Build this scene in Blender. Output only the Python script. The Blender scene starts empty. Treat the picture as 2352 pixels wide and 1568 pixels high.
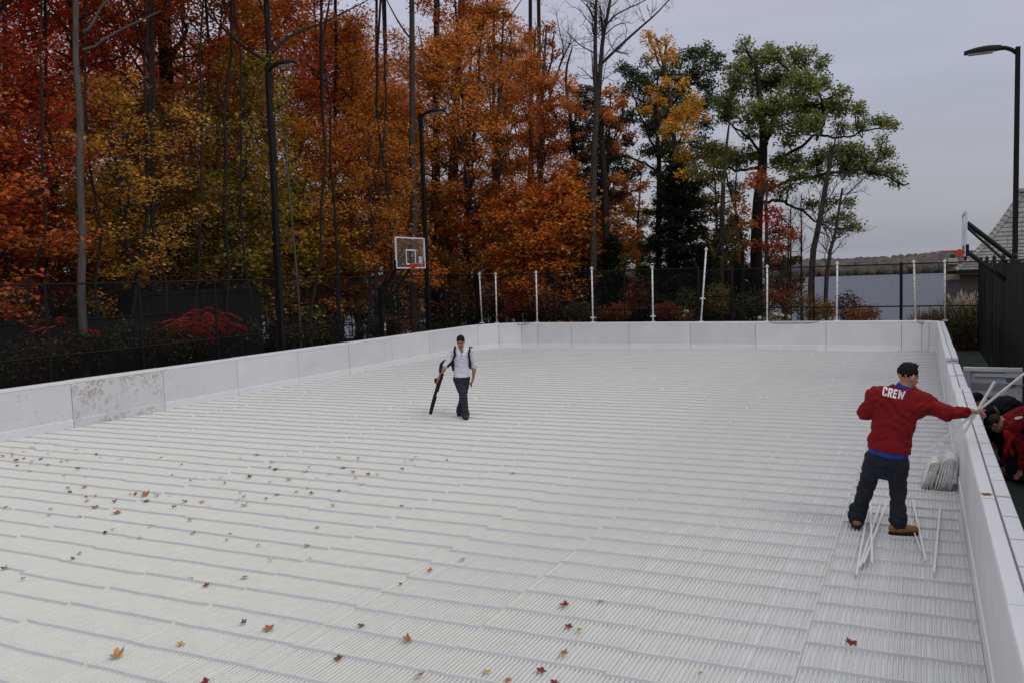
import bpy, math, random
import numpy as np
from mathutils import Vector, Matrix
from mathutils.bvhtree import BVHTree

random.seed(7); rng = np.random.default_rng(7)
S = bpy.context.scene
COL = S.collection
R = math.radians

# ------------------------------------------------------------------ camera
CAM_F, CAM_YAW, CAM_PITCH, CAM_ROLL, CAM_H = 1912.355, -0.45888, 0.07704, -0.03203, 3.02684   # focal length in px of a 2352 px wide frame
def _axes():
    c, s = math.cos(CAM_YAW), math.sin(CAM_YAW)
    r = Vector((c, -s, 0)); fh = Vector((s, c, 0)); up = Vector((0, 0, 1))
    c, s = math.cos(CAM_PITCH), math.sin(CAM_PITCH)
    f = fh * c - up * s; u = fh * s + up * c
    c, s = math.cos(CAM_ROLL), math.sin(CAM_ROLL)
    return r * c + u * s, -r * s + u * c, f
CR, CU, CF = _axes()
cam = bpy.data.cameras.new('camera'); co = bpy.data.objects.new('camera', cam); COL.objects.link(co)
cam.sensor_width = 36; cam.lens = CAM_F / 2352 * 36; cam.clip_start = 0.1; cam.clip_end = 6000
m = Matrix.Identity(4)
for i in range(3): m[i][0] = CR[i]; m[i][1] = CU[i]; m[i][2] = -CF[i]
m[2][3] = CAM_H
co.matrix_world = m; S.camera = co
CC = Vector((0, 0, CAM_H))
def ray(px, py): return CR * ((px - 1176) / CAM_F) - CU * ((py - 784) / CAM_F) + CF
def atz(px, py, z=0.0): r = ray(px, py); return CC + r * ((z - CAM_H) / r.z)
def aty(px, py, y): r = ray(px, py); return CC + r * (y / r.y)
def atx(px, py, x): r = ray(px, py); return CC + r * (x / r.x)
def atd(px, py, d): return CC + ray(px, py) * d            # d = depth along the optical axis

# ------------------------------------------------------------------ world, overcast daylight
SUN_EL, SUN_ROT = R(48), R(115)
W = bpy.data.worlds.new("World"); S.world = W; W.use_nodes = True
nt = W.node_tree; nd = nt.nodes; lk = nt.links
for n in list(nd): nd.remove(n)
out = nd.new('ShaderNodeOutputWorld'); bg = nd.new('ShaderNodeBackground'); bg.inputs[1].default_value = 0.1
sky = nd.new('ShaderNodeTexSky'); sky.sky_type = 'NISHITA'; sky.sun_disc = False
sky.sun_elevation = SUN_EL; sky.sun_rotation = SUN_ROT
tc = nd.new('ShaderNodeTexCoord'); sep = nd.new('ShaderNodeSeparateXYZ'); lk.new(tc.outputs['Generated'], sep.inputs[0])
rp = nd.new('ShaderNodeValToRGB'); lk.new(sep.outputs['Z'], rp.inputs[0])
cr = rp.color_ramp
stops = [(0.0, (3.8, 3.85, 4.3)), (0.02, (3.2, 3.3, 3.95)), (0.05, (3.9, 3.95, 4.35)), (0.11, (4.1, 4.15, 4.65)), (0.2, (4.75, 4.85, 5.9)), (0.33, (5.15, 5.25, 6.3)), (0.6, (7.6, 7.6, 8.3)), (1.0, (9.6, 9.6, 10.0))]
while len(cr.elements) < len(stops): cr.elements.new(0.5)
for e, (p, c) in zip(cr.elements, stops): e.position = p; e.color = (*[v / 10 for v in c], 1)
mp = nd.new('ShaderNodeMapping'); mp.inputs['Scale'].default_value = (1.2, 1.2, 7); lk.new(tc.outputs['Generated'], mp.inputs[0])
nz = nd.new('ShaderNodeTexNoise'); nz.inputs['Scale'].default_value = 2.2; nz.inputs['Detail'].default_value = 5; lk.new(mp.outputs[0], nz.inputs[0])
mr = nd.new('ShaderNodeMapRange'); mr.inputs[1].default_value = 0.3; mr.inputs[2].default_value = 0.7; mr.inputs[3].default_value = 9.2; mr.inputs[4].default_value = 10.7
lk.new(nz.outputs[0], mr.inputs[0])
vm = nd.new('ShaderNodeVectorMath'); vm.operation = 'SCALE'; lk.new(rp.outputs[0], vm.inputs[0]); lk.new(mr.outputs[0], vm.inputs['Scale'])
mx = nd.new('ShaderNodeMixRGB'); mx.inputs[0].default_value = 0.06; lk.new(vm.outputs[0], mx.inputs[1]); lk.new(sky.outputs[0], mx.inputs[2])
lk.new(mx.outputs[0], bg.inputs[0]); lk.new(bg.outputs[0], out.inputs[0])
sl = bpy.data.lights.new('sun', 'SUN'); sl.energy = 0.75; sl.angle = R(25); sl.color = (1, .97, .92)
so = bpy.data.objects.new('sun', sl); COL.objects.link(so)
sd = Vector((math.cos(SUN_EL) * 0.93, -math.cos(SUN_EL) * 0.37, math.sin(SUN_EL)))
so.rotation_euler = sd.to_track_quat('Z', 'Y').to_euler()
S.view_settings.view_transform = 'Standard'; S.view_settings.look = 'None'; S.view_settings.exposure = 0; S.view_settings.gamma = 1
S.render.engine = 'CYCLES'
S.cycles.max_bounces = 8; S.cycles.diffuse_bounces = 5; S.cycles.transparent_max_bounces = 12; S.cycles.transmission_bounces = 3; S.cycles.glossy_bounces = 3

# ------------------------------------------------------------------ helpers
def mat(name, col, rough=0.7, var=0.0, scale=5.0, bump=0.0, bscale=None, col2=None, stretch=None, spec=0.3, metal=0.0, detail=4):
    M = bpy.data.materials.new(name); M.use_nodes = True
    n = M.node_tree.nodes; l = M.node_tree.links; b = n['Principled BSDF']
    b.inputs['Base Color'].default_value = (*col, 1); b.inputs['Roughness'].default_value = rough
    b.inputs['Metallic'].default_value = metal; b.inputs['Specular IOR Level'].default_value = spec
    if var or bump or col2:
        t = n.new('ShaderNodeTexCoord'); mpp = n.new('ShaderNodeMapping'); l.new(t.outputs['Object'], mpp.inputs[0])
        if stretch: mpp.inputs['Scale'].default_value = stretch
        x = n.new('ShaderNodeTexNoise'); x.inputs['Scale'].default_value = scale; x.inputs['Detail'].default_value = detail; x.inputs['Roughness'].default_value = 0.6
        l.new(mpp.outputs[0], x.inputs[0])
        if var or col2:
            q = n.new('ShaderNodeValToRGB'); l.new(x.outputs[0], q.inputs[0])
            q.color_ramp.elements[0].position = 0.32; q.color_ramp.elements[1].position = 0.68
            c2 = col2 or tuple(min(1, c * (1 + var)) for c in col)
            c1 = tuple(c * (1 - var) for c in col)
            q.color_ramp.elements[0].color = (*c1, 1); q.color_ramp.elements[1].color = (*c2, 1)
            l.new(q.outputs[0], b.inputs['Base Color'])
        if bump:
            y = x
            if bscale:
                y = n.new('ShaderNodeTexNoise'); y.inputs['Scale'].default_value = bscale; y.inputs['Detail'].default_value = 4; l.new(mpp.outputs[0], y.inputs[0])
            bb = n.new('ShaderNodeBump'); bb.inputs['Strength'].default_value = bump; bb.inputs['Distance'].default_value = 0.02
            l.new(y.outputs[0], bb.inputs['Height']); l.new(bb.outputs[0], b.inputs['Normal'])
    return M

class MB:
    def __init__(s): s.v = []; s.f = []; s.n = 0
    def raw(s, v, f):
        s.v.append(np.asarray(v, dtype=float).reshape(-1, 3)); s.f += [tuple(i + s.n for i in q) for q in f]; s.n += len(s.v[-1])
    def box(s, c, d, rot=None, taper=1.0):
        x, y, z = [q / 2 for q in d]
        v = np.array([(-x, -y, -z), (x, -y, -z), (x, y, -z), (-x, y, -z), (-x * taper, -y * taper, z), (x * taper, -y * taper, z), (x * taper, y * taper, z), (-x * taper, y * taper, z)])
        if rot is not None: v = v @ np.array(rot).T
        s.raw(v + np.array(c), [(3, 2, 1, 0), (4, 5, 6, 7), (0, 1, 5, 4), (1, 2, 6, 5), (2, 3, 7, 6), (3, 0, 4, 7)]); return s
    def prism(s, prof, path_a, path_b, up=(0, 0, 1)):
        """extrude a 2-D profile (offset across, height) from a to b"""
        a = np.array(path_a, float); b = np.array(path_b, float); t = (b - a) / np.linalg.norm(b - a); u = np.array(up, float)
        w = np.cross(t, u); w /= np.linalg.norm(w); u = np.cross(w, t)
        k = len(prof); v = [a + w * p + u * q for p, q in prof] + [b + w * p + u * q for p, q in prof]
        f = [(i, (i + 1) % k, k + (i + 1) % k, k + i) for i in range(k)] + [tuple(range(k))[::-1], tuple(range(k, 2 * k))]
        s.raw(v, f); return s
    def tube(s, pts, rad, n=6, cap=True):
        P = np.array([tuple(p) for p in pts], float); k = len(P)
        rr = np.array(rad if hasattr(rad, '__len__') else [rad] * k, float)
        T = np.gradient(P, axis=0); T /= np.linalg.norm(T, axis=1)[:, None] + 1e-9
        ref = np.array([0, 0, 1.]) if abs(T[:, 2]).mean() < 0.8 else np.array([1., 0, 0])
        A = np.cross(T, ref); A /= np.linalg.norm(A, axis=1)[:, None] + 1e-9; B = np.cross(T, A)
        a = np.arange(n) / n * 2 * np.pi
        V = P[:, None] + rr[:, None, None] * (A[:, None] * np.cos(a)[None, :, None] + B[:, None] * np.sin(a)[None, :, None])
        f = [(i * n + j, i * n + (j + 1) % n, (i + 1) * n + (j + 1) % n, (i + 1) * n + j) for i in range(k - 1) for j in range(n)]
        if cap: f += [tuple(range(n))[::-1], tuple((k - 1) * n + j for j in range(n))]
        s.raw(V, f); return s
    def build(s, name, material, parent=None, smooth=False, bevel=0):
        me = bpy.data.meshes.new(name)
        me.from_pydata(np.vstack(s.v).tolist() if s.v else [], [], s.f)
        return link(name, me, material, parent, smooth, bevel)
def link(name, me, material, parent=None, smooth=False, bevel=0):
    if material is not None: me.materials.append(material)
    if smooth: me.polygons.foreach_set('use_smooth', [True] * len(me.polygons))
    me.update()
    o = bpy.data.objects.new(name, me); COL.objects.link(o)
    if parent is not None: o.parent = parent
    if bevel:
        b = o.modifiers.new('bevel', 'BEVEL'); b.width = bevel; b.segments = 2; b.limit_method = 'ANGLE'
    return o
def fast_mesh(name, V, F):
    """V (n,3), F (m,k) all faces of one size"""
    me = bpy.data.meshes.new(name); V = np.ascontiguousarray(V, dtype=np.float32); F = np.ascontiguousarray(F, dtype=np.int32)
    me.vertices.add(len(V)); me.vertices.foreach_set('co', V.ravel())
    me.loops.add(F.size); me.loops.foreach_set('vertex_index', F.ravel())
    me.polygons.add(len(F)); me.polygons.foreach_set('loop_start', np.arange(len(F), dtype=np.int32) * F.shape[1])
    me.update(calc_edges=True); return me
def tag(o, label=None, cat=None, group=None, kind=None):
    if label: o['label'] = label
    if cat: o['category'] = cat
    if group: o['group'] = group
    if kind: o['kind'] = kind
    return o
def empty(name, loc, rz=0, label=None, cat=None, group=None):
    o = bpy.data.objects.new(name, None); COL.objects.link(o); o.location = loc; o.rotation_euler = (0, 0, rz); o.empty_display_size = 0.2
    return tag(o, label, cat, group)
def cp(o, parent):
    c = o.copy(); COL.objects.link(c); c.parent = parent; return c

# ------------------------------------------------------------------ materials
M_plastic = mat('white_board_plastic', (.74, .74, .75), .38, .05, 1.3, .04, 9, spec=.45)
M_cap = mat('white_cap_plastic', (.80, .80, .81), .34, .03, 2.0, .03, 12, spec=.5)
M_gap = mat('dark_joint', (.10, .09, .09), .9)
M_tube = mat('cream_mat_tube', (.675, .675, .62), .42, .04, 6, spec=.4)
def specks(M, sc, stretch, lo, col):
    n = M.node_tree.nodes; l = M.node_tree.links; b = n['Principled BSDF']; src = b.inputs['Base Color'].links[0].from_socket
    t = n.new('ShaderNodeTexCoord'); mp = n.new('ShaderNodeMapping'); mp.inputs['Scale'].default_value = stretch; l.new(t.outputs['Object'], mp.inputs[0])
    x = n.new('ShaderNodeTexNoise'); x.inputs['Scale'].default_value = sc; x.inputs['Detail'].default_value = 3; l.new(mp.outputs[0], x.inputs[0])
    q = n.new('ShaderNodeMapRange'); q.inputs[1].default_value = lo; q.inputs[2].default_value = lo + .05; q.inputs[4].default_value = .7; l.new(x.outputs[0], q.inputs[0])
    mz = n.new('ShaderNodeMixRGB'); l.new(q.outputs[0], mz.inputs[0]); l.new(src, mz.inputs[1]); mz.inputs[2].default_value = (*col, 1); l.new(mz.outputs[0], b.inputs['Base Color'])
specks(M_tube, 9, (1.6, .9, 1), .73, (.42, .40, .34))
M_spacer = mat('spacer_bar_plastic', (.65, .64, .665), .42, .05, 4, spec=.4)
M_liner = mat('white_liner_sheet', (.84, .86, .90), .28, .04, 2.5, .5, 4.5, spec=.55, stretch=(2, .6, 1))
M_pvc = mat('white_pvc', (.74, .74, .71), .35, .04, 5)
M_pvc2 = mat('aged_cream_pvc', (.62, .59, .50), .4, .07, 5)
M_black = mat('black_coated_steel', (.008, .008, .009), .55, spec=.2)
M_blackwood = mat('black_painted_boards', (.008, .008, .008), .75, .25, 3, .3, 20, stretch=(6, 6, .5))
M_screen = mat('black_windscreen_fabric', (.009, .009, .01), .85, .3, 2, .3, 30, stretch=(4, 4, .6))
M_court = mat('dark_green_court', (.035, .055, .04), .8, .15, 2, .2, 60)
M_bark = mat('grey_brown_bark', (.055, .045, .038), .9, .45, 5, 1.0, 14, stretch=(3, 3, .5))
M_bark2 = mat('pale_grey_bark', (.085, .078, .068), .9, .3, 6, 1.0, 16, stretch=(3, 3, .5))
M_barkd = mat('dark_bark', (.022, .018, .016), .95, .4, 6, 1.0, 14, stretch=(3, 3, .5))
M_litter = mat('leaf_litter_ground', (.05, .032, .018), .95, .5, 1.6, .6, 12, col2=(.13, .06, .02))

def stain_mat():
    M = mat('stained_board_plastic', (.68, .68, .69), .45, .04, 1.3, .04, 9)
    n = M.node_tree.nodes; l = M.node_tree.links; b = n['Principled BSDF']
    src = b.inputs['Base Color'].links[0].from_socket
    t = n.new('ShaderNodeTexCoord'); s_ = n.new('ShaderNodeSeparateXYZ'); l.new(t.outputs['Object'], s_.inputs[0])
    def noise(sc, det, dist=0.0):
        x = n.new('ShaderNodeTexNoise'); x.inputs['Scale'].default_value = sc; x.inputs['Detail'].default_value = det; x.inputs['Distortion'].default_value = dist
        l.new(t.outputs['Object'], x.inputs[0]); return x.outputs[0]
    def ramp(src_, stops_):
        q = n.new('ShaderNodeValToRGB'); l.new(src_, q.inputs[0])
        while len(q.color_ramp.elements) < len(stops_): q.color_ramp.elements.new(.5)
        for e, (p, v) in zip(q.color_ramp.elements, stops_): e.position = p; e.color = (v, v, v, 1)
        return q.outputs[0]
    def mul(a, bb):
        x = n.new('ShaderNodeMath'); x.operation = 'MULTIPLY'; l.new(a, x.inputs[0]); l.new(bb, x.inputs[1]); return x.outputs[0]
    blot = ramp(noise(3.6, 6, 1.6), [(0, 0), (.53, 0), (.585, .85), (.635, .2), (1, .4)])
    wide = ramp(noise(1.1, 2), [(.33, 0), (.52, 1)])
    hz = ramp(s_.outputs['Z'], [(0, .9), (.2, .35), (.3, .0), (.55, .25), (.75, 1), (1, 1)])
    fac = mul(mul(blot, wide), hz)
    mx_ = n.new('ShaderNodeMixRGB'); l.new(fac, mx_.inputs[0]); l.new(src, mx_.inputs[1]); mx_.inputs[2].default_value = (.36, .25, .11, 1)
    dirt = mul(ramp(noise(9, 5, .8), [(.5, 0), (.66, .55)]), ramp(noise(1.6, 2), [(.46, 0), (.6, 1)]))
    mz = n.new('ShaderNodeMixRGB'); l.new(dirt, mz.inputs[0]); l.new(mx_.outputs[0], mz.inputs[1]); mz.inputs[2].default_value = (.25, .24, .2, 1)
    l.new(mz.outputs[0], b.inputs['Base Color'])
    return M
M_stain = stain_mat()
def scuff_mat():
    M = mat('scuffed_board_plastic', (.70, .70, .72), .4, .04, 1.1, .04, 9)
    n = M.node_tree.nodes; l = M.node_tree.links; b = n['Principled BSDF']; src = b.inputs['Base Color'].links[0].from_socket
    t = n.new('ShaderNodeTexCoord')
    def noise(sc, det, dist, s0, s1, v):
        x = n.new('ShaderNodeTexNoise'); x.inputs['Scale'].default_value = sc; x.inputs['Detail'].default_value = det; x.inputs['Distortion'].default_value = dist
        l.new(t.outputs['Object'], x.inputs[0]); q = n.new('ShaderNodeMapRange'); q.inputs[1].default_value = s0; q.inputs[2].default_value = s1; q.inputs[4].default_value = v
        l.new(x.outputs[0], q.inputs[0]); return q.outputs[0]
    a = noise(8, 8, 1.5, .55, .68, .45); c = noise(1.3, 2, 0, .5, .66, 1)
    x = n.new('ShaderNodeMath'); x.operation = 'MULTIPLY'; l.new(a, x.inputs[0]); l.new(c, x.inputs[1])
    mz = n.new('ShaderNodeMixRGB'); l.new(x.outputs[0], mz.inputs[0]); l.new(src, mz.inputs[1]); mz.inputs[2].default_value = (.33, .32, .29, 1)
    l.new(mz.outputs[0], b.inputs['Base Color']); return M
M_scuff = scuff_mat()

# ------------------------------------------------------------------ ground, court, lake, far shore
XL, XR, YF, HB = -16.86, 0.45, 32.05, 1.07
def terrain_z(x, y):
    d = np.maximum(0, np.maximum(y - 37.5, 0)) ; e = np.maximum(0, -x - 34)
    z = -0.16 - 0.10 * np.minimum(d, 6) - 0.22 * np.clip(d - 6, 0, 32) - 0.07 * np.clip(e, 0, 40)
    return np.maximum(z, -9.5)
def build_ground():
    xs = np.concatenate([np.linspace(-2600, -130, 14), np.linspace(-120, 60, 91), np.linspace(70, 2600, 14)])
    ys = np.concatenate([np.linspace(-400, -20, 8), np.linspace(-15, 100, 58), np.linspace(120, 2600, 16)])
    X, Y = np.meshgrid(xs, ys); Z = terrain_z(X, Y)
    Z = Z + np.where((Y > 38) | (X < -22), 0.15 * np.sin(X * .9) * np.cos(Y * .7), 0) - 0.0
    V = np.stack([X, Y, Z], -1).reshape(-1, 3); nx = len(xs); ny = len(ys)
    i, j = np.meshgrid(np.arange(nx - 1), np.arange(ny - 1)); a = (j * nx + i).ravel()
    F = np.stack([a, a + 1, a + nx + 1, a + nx], 1)
    return tag(link('ground', fast_mesh('ground', V, F), M_litter, smooth=True), kind='structure')
build_ground()
b = MB(); b.raw([(-19.3, -14, -.11), (3.0, -14, -.11), (3.0, 33.6, -.11), (-19.3, 33.6, -.11)], [(0, 1, 2, 3)])
tag(b.build('court', M_court), kind='structure')
M_lake = mat('lake_water', (.06, .07, .10), .4, 0, 1, 0); n_ = M_lake.node_tree.nodes; l_ = M_lake.node_tree.links
t_ = n_.new('ShaderNodeTexCoord'); mp_ = n_.new('ShaderNodeMapping'); mp_.inputs['Scale'].default_value = (.25, .9, 1); l_.new(t_.outputs['Object'], mp_.inputs[0])
x_ = n_.new('ShaderNodeTexNoise'); x_.inputs['Scale'].default_value = 1.2; x_.inputs['Detail'].default_value = 6; l_.new(mp_.outputs[0], x_.inputs[0])
b_ = n_.new('ShaderNodeBump'); b_.inputs['Strength'].default_value = .8; b_.inputs['Distance'].default_value = .25; l_.new(x_.outputs[0], b_.inputs['Height']); l_.new(b_.outputs[0], n_['Principled BSDF'].inputs['Normal'])
LZ = -7.6
b = MB(); b.raw([(-2500, 55, LZ), (2500, 55, LZ), (2500, 2500, LZ), (-2500, 2500, LZ)], [(0, 1, 2, 3)])
tag(b.build('lake', M_lake), kind='structure')
# far shore: a wooded ridge across the lake
def shore():
    g = np.random.default_rng(3)
    V0, F0 = [], []
    # unit low-poly crown
    bpy_me = bpy.data.meshes.new('tmp'); import bmesh
    bm = bmesh.new(); bmesh.ops.create_icosphere(bm, subdivisions=2, radius=1); uv = np.array([v.co[:] for v in bm.verts]); uf = np.array([[v.index for v in f.verts] for f in bm.faces]); bm.free(); bpy.data.meshes.remove(bpy_me)
    N = 11000; vs = []; fs = []
    for i in range(N):
        x = g.uniform(-950, 500); t = g.uniform(0, 1); y = 1010 + t * 330 + 25 * math.sin(x * .01)
        hz = LZ + 1 + t ** .8 * (13.5 + 2.5 * math.sin(x * .006 + 1) + 1.5 * math.sin(x * .021) + 5 * (x + 200) / 600)
        s = g.uniform(3.6, 6.5); sc = np.array([s, s, s * g.uniform(.8, 1.15)])
        r = uv * (1 + g.uniform(-.22, .22, (len(uv), 1)))
        vs.append(r * sc + (x, y, hz + s * .3)); fs.append(uf + i * len(uv))
    me = fast_mesh('far_wood', np.vstack(vs), np.vstack(fs))
    M = bpy.data.materials.new('hazed_far_trees'); M.use_nodes = True; n = M.node_tree.nodes; l = M.node_tree.links; bs = n['Principled BSDF']; bs.inputs['Roughness'].default_value = .9
    ge = n.new('ShaderNodeNewGeometry'); q = n.new('ShaderNodeValToRGB'); l.new(ge.outputs['Random Per Island'], q.inputs[0]); q.color_ramp.interpolation = 'LINEAR'
    cols = [(0, (.045, .05, .05)), (.2, (.075, .06, .05)), (.45, (.115, .07, .052)), (.6, (.13, .088, .055)), (.75, (.06, .062, .055)), (1, (.04, .045, .05))]  # autumn tree colours muted toward blue-grey, distance haze mixed into them
    while len(q.color_ramp.elements) < len(cols): q.color_ramp.elements.new(.5)
    for e, (p, c) in zip(q.color_ramp.elements, cols): e.position = p; e.color = (*c, 1)
    l.new(q.outputs[0], bs.inputs['Base Color'])
    tag(link('far_wood', me, M, smooth=False), 'brown and orange autumn woods covering the ridge across the lake', 'woods', kind='stuff')
    b = MB(); prof = [(-1400, 1000), (560, 1000), (560, 1500), (-1400, 1500)]
    b.raw([(-2500, 1000, LZ - .5), (2500, 1000, LZ - .5), (2500, 1400, LZ + 12), (-2500, 1400, LZ + 12)], [(0, 1, 2, 3)])
    tag(b.build('hills', mat('far_hillside', (.06, .05, .04), .95, .2, .02)), kind='structure')
shore()

# ------------------------------------------------------------------ rink floor: liner sheet, mats of tubes with cross spacers
b = MB(); b.raw([(XL - .02, -3, -.01), (XR + .05, -3, -.01), (XR + .05, YF + .3, -.01), (XL - .02, YF + .3, -.01)], [(0, 1, 2, 3)])
tag(b.build('rink_floor', M_liner), kind='structure')
seams = [XR - .01, -.83, -2.12, -3.40, -4.70, -6.02, -7.37, -8.70, -10.02, -11.34, -12.66, -13.98, -15.30, XL + .02]
def make_mats():
    g = np.random.default_rng(11)
    bars = []
    for k in range(5):                                    # five slightly different spacer bars, 1 m wide, scaled across their mat
        xs = np.linspace(0, 1, 9); yy = g.normal(0, .011, 9); yy = np.convolve(np.pad(yy, 1, 'edge'), [.3, .4, .3], 'valid'); yy[0] = yy[-1] = 0
        V = []
        for x, y in zip(xs, yy):
            for dy, z in ((-.0045, .008), (-.0045, .039), (.0045, .039), (.0045, .008)): V.append((x, y + dy, z))
        F = [(i * 4 + j, (i + 1) * 4 + j, (i + 1) * 4 + (j + 1) % 4, i * 4 + (j + 1) % 4) for i in range(8) for j in range(4)]
        me = bpy.data.meshes.new('spacer_bar'); me.from_pydata(V, [], F + [(0, 1, 2, 3), (35, 34, 33, 32)]); me.materials.append(M_spacer); bars.append(me)
    names = ['along the right boards', 'second in from the right boards', 'third in from the right boards', 'fourth in from the right boards', 'fifth in from the right boards', 'sixth in from the right boards', 'seventh, in the middle of the rink',
             'seventh in from the left boards', 'sixth in from the left boards', 'fifth in from the left boards', 'fourth in from the left boards', 'third in from the left boards', 'second in from the left boards']
    names = names[:6] + ['in the middle, under the walking man'] + ['sixth in from the left boards', 'fifth in from the left boards', 'fourth in from the left boards', 'third in from the left boards', 'second in from the left boards', 'along the left boards']
    for k in range(len(seams) - 1):
        xr, xl = seams[k], seams[k + 1]; w = xr - xl
        root = empty('ice_mat', (xl, 0, 0), label='long white mat of ridged tubes, the strip ' + names[k], cat='ice mat', group='ice mats laid side by side on the rink')
        n = int(round((w - .02) / .0375)); ys = np.arange(-2.6, YF + .05, .3); m_ = len(ys)
        base = np.linspace(.017, w - .012, n)
        wob = .0016 * np.sin(ys[None, :] * g.uniform(.8, 1.8, (n, 1)) + g.uniform(0, 6, (n, 1))) + g.normal(0, .0004, (n, m_))
        shared = .004 * np.sin(ys * 1.3 + k)
        bunch = np.zeros(n)
        for q in range(4): j = g.integers(0, n); bunch[j:] += g.uniform(-.004, .006)   # gaps opening between tubes
        bunch -= np.linspace(0, bunch[-1], n)
        X = base[:, None] + wob + shared + bunch[:, None]
        zj = .002 + g.normal(0, .0006, (n, m_))
        r = .0095; prof = [(-1, 0), (-.8, .75), (-.28, 1.25), (.28, 1.25), (.8, .75), (1, 0)]
        P = np.zeros((n, m_, 6, 3))
        for a, (px, pz) in enumerate(prof):
            P[:, :, a, 0] = X + px * r; P[:, :, a, 1] = ys; P[:, :, a, 2] = zj + pz * r * 1.25
        idx = np.arange(n * m_ * 6).reshape(n, m_, 6)
        F = np.stack([idx[:, :-1, :-1], idx[:, :-1, 1:], idx[:, 1:, 1:], idx[:, 1:, :-1]], -1).reshape(-1, 4)
        link('tubes', fast_mesh('tubes', P.reshape(-1, 3), F), M_tube, root, smooth=True)
        y0 = (.227 if k == 0 else .05 + .036 * (xl + .83)) + (0 if k == 0 else g.normal(0, .015)); skew = .05 if k == 0 else .036; drift = g.normal(0, .02)
        for i in range(3, 80):
            y = y0 + .4395 * i + g.normal(0, .004) + drift * math.sin(i * .23 + k)
            if not 1.6 < y < YF - .05: continue
            o = bpy.data.objects.new('spacer_bar', bars[g.integers(0, 5)]); COL.objects.link(o); o.parent = root
            o.location = (.0, y, 0); o.rotation_euler = (0, 0, skew + g.normal(0, .004)); o.scale = (w - .010 if g.random() > .12 else w - .045, 1, 1)
make_mats()

# ------------------------------------------------------------------ rink boards
def boards(name, pts, label, joints=None, side=1, group='rink board walls', mats=None, zj=None, notch=False):
    """pts: inner base line, one panel per pair; side=+1: outside lies to the right of the direction of travel"""
    root = empty(name, pts[0], label=label, cat='wall', group=group); o0 = Vector(pts[0]); rr = random.Random(len(pts) * 7 + int(side))
    for i in range(len(pts) - 1):
        a, c = Vector(pts[i]) - o0, Vector(pts[i + 1]) - o0
        dz = (zj[i] if zj else 0) + rr.uniform(-.004, .004)
        t = (c - a).normalized(); nrm = Vector((t.y, -t.x, 0)) * side; L = (c - a).length
        inset = rr.uniform(-.006, .006) * nrm
        g_ = .007
        A = a + t * g_ + inset; B = c - t * g_ + inset
        flip = 1 if side == 1 else -1
        def pr(x0, x1, z0, z1, A=A, B=B):                     # profile offsets measured outward
            p = [(x0 * flip, z0), (x1 * flip, z0), (x1 * flip, z1), (x0 * flip, z1)]
            return p if flip == 1 else p[::-1]
        mt = (mats or {}).get(i, M_plastic)
        mb = MB(); mb.prism(pr(0, .03, -.02, HB - .07 + dz), A, B); pan = mb.build('board_panel', mt, root)
        if mt is M_stain: tag(pan, 'rusty brown stained board panel')
        # kick strip at the foot, a little proud of the panel, with a pale ledge on top
        mb = MB(); mb.prism([(-.012 * flip, -.015), (.0 * flip, -.015), (.0 * flip, .205), (-.012 * flip, .198)][::flip], A, B)
        mb.build('kick_strip', mt if mt is M_stain else M_cap, pan)
        # inner cap: rounded top that overlaps the joint sideways
        sh = t * .10 if i < len(pts) - 2 else t * 0
        s0 = t * .10 if i > 0 else t * 0
        A2 = a + s0 + t * .003 + inset; B2 = c + sh - t * .003 + inset
        z1 = HB + dz; z0 = HB - .065 + dz
        prof = [(-.004, z0), (.098, z0), (.098, z1 - .004), (.092, z1), (.012, z1), (0.0, z1 - .004), (-.004, z1 - .014)]
        mb = MB(); mb.prism([(x * flip, z) for x, z in prof][::flip], A2, B2)
        mb.build('cap_rail', M_cap, pan, smooth=False)
        # back shell: outer skin, ribs and notched outer cap
        n_seg = max(1, int(round(L / .615))); mb = MB()
        for k in range(n_seg):
            q0 = A.lerp(B, k / n_seg); q1 = A.lerp(B, (k + 1) / n_seg) - t * (.026 if notch else .006)
            zt = z1 - .004
            prof = [(.113, zt - .05), (.225, zt - .05), (.225, zt - .01), (.218, zt), (.116, zt), (.113, zt - .003)]
            mb.prism([(x * flip, z) for x, z in prof][::flip], q0, q1)
        mb.prism([(x * flip, z) for x, z in [(.2, -.08), (.222, -.08), (.222, z1 - .056), (.2, z1 - .056)]][::flip], A, B)
        mb.build('outer_cap', M_cap, pan)
        mb = MB(); mb.prism([(x * flip, z) for x, z in [(.032, -.08), (.198, -.08), (.198, z1 - .075), (.032, z1 - .075)]][::flip], A, B)
        mb.build('core', M_plastic, pan)
    # dark slots seen in the joints
    for i in range(1, len(pts) - 1):
        a = Vector(pts[i]) - o0; t = (Vector(pts[i + 1]) - Vector(pts[i])).normalized(); nrm = Vector((t.y, -t.x, 0)) * side
        mb = MB(); mb.prism([(x * (1 if side == 1 else -1), z) for x, z in [(.006, 0), (.02, 0), (.02, HB - .075), (.006, HB - .075)]][::(1 if side == 1 else -1)], a - t * .009, a + t * .009)
        mb.build('joint_strip', M_gap, root)
    return root
ly = [12.066 + 2.49 * i for i in range(-4, 8)]
ly[-1] = 29.5
pl = [(XL, y, 0) for y in ly]
boards('rink_wall', pl, 'long white plastic board wall on the left, with one rust-stained panel', side=-1, mats={4: M_stain, 3: M_scuff, 5: M_scuff, 8: M_scuff, 10: M_scuff, 7: M_scuff})
corner = [(XL, 29.5, 0), (XL + .08, 30.75, 0), (-16.2, 31.55, 0), (-15.35, 32.02, 0), (-14.60, YF, 0)]
boards('rink_wall', corner, 'short curved white board corner where left and far walls meet, with draped net', side=-1)
fx = [-14.60, -13.06] + [-10.575 + 2.484 * i for i in range(0, 5)]
fx = [-14.60, -13.06, -10.575, -8.091, -5.607, -3.123, -.639, .0]
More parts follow.
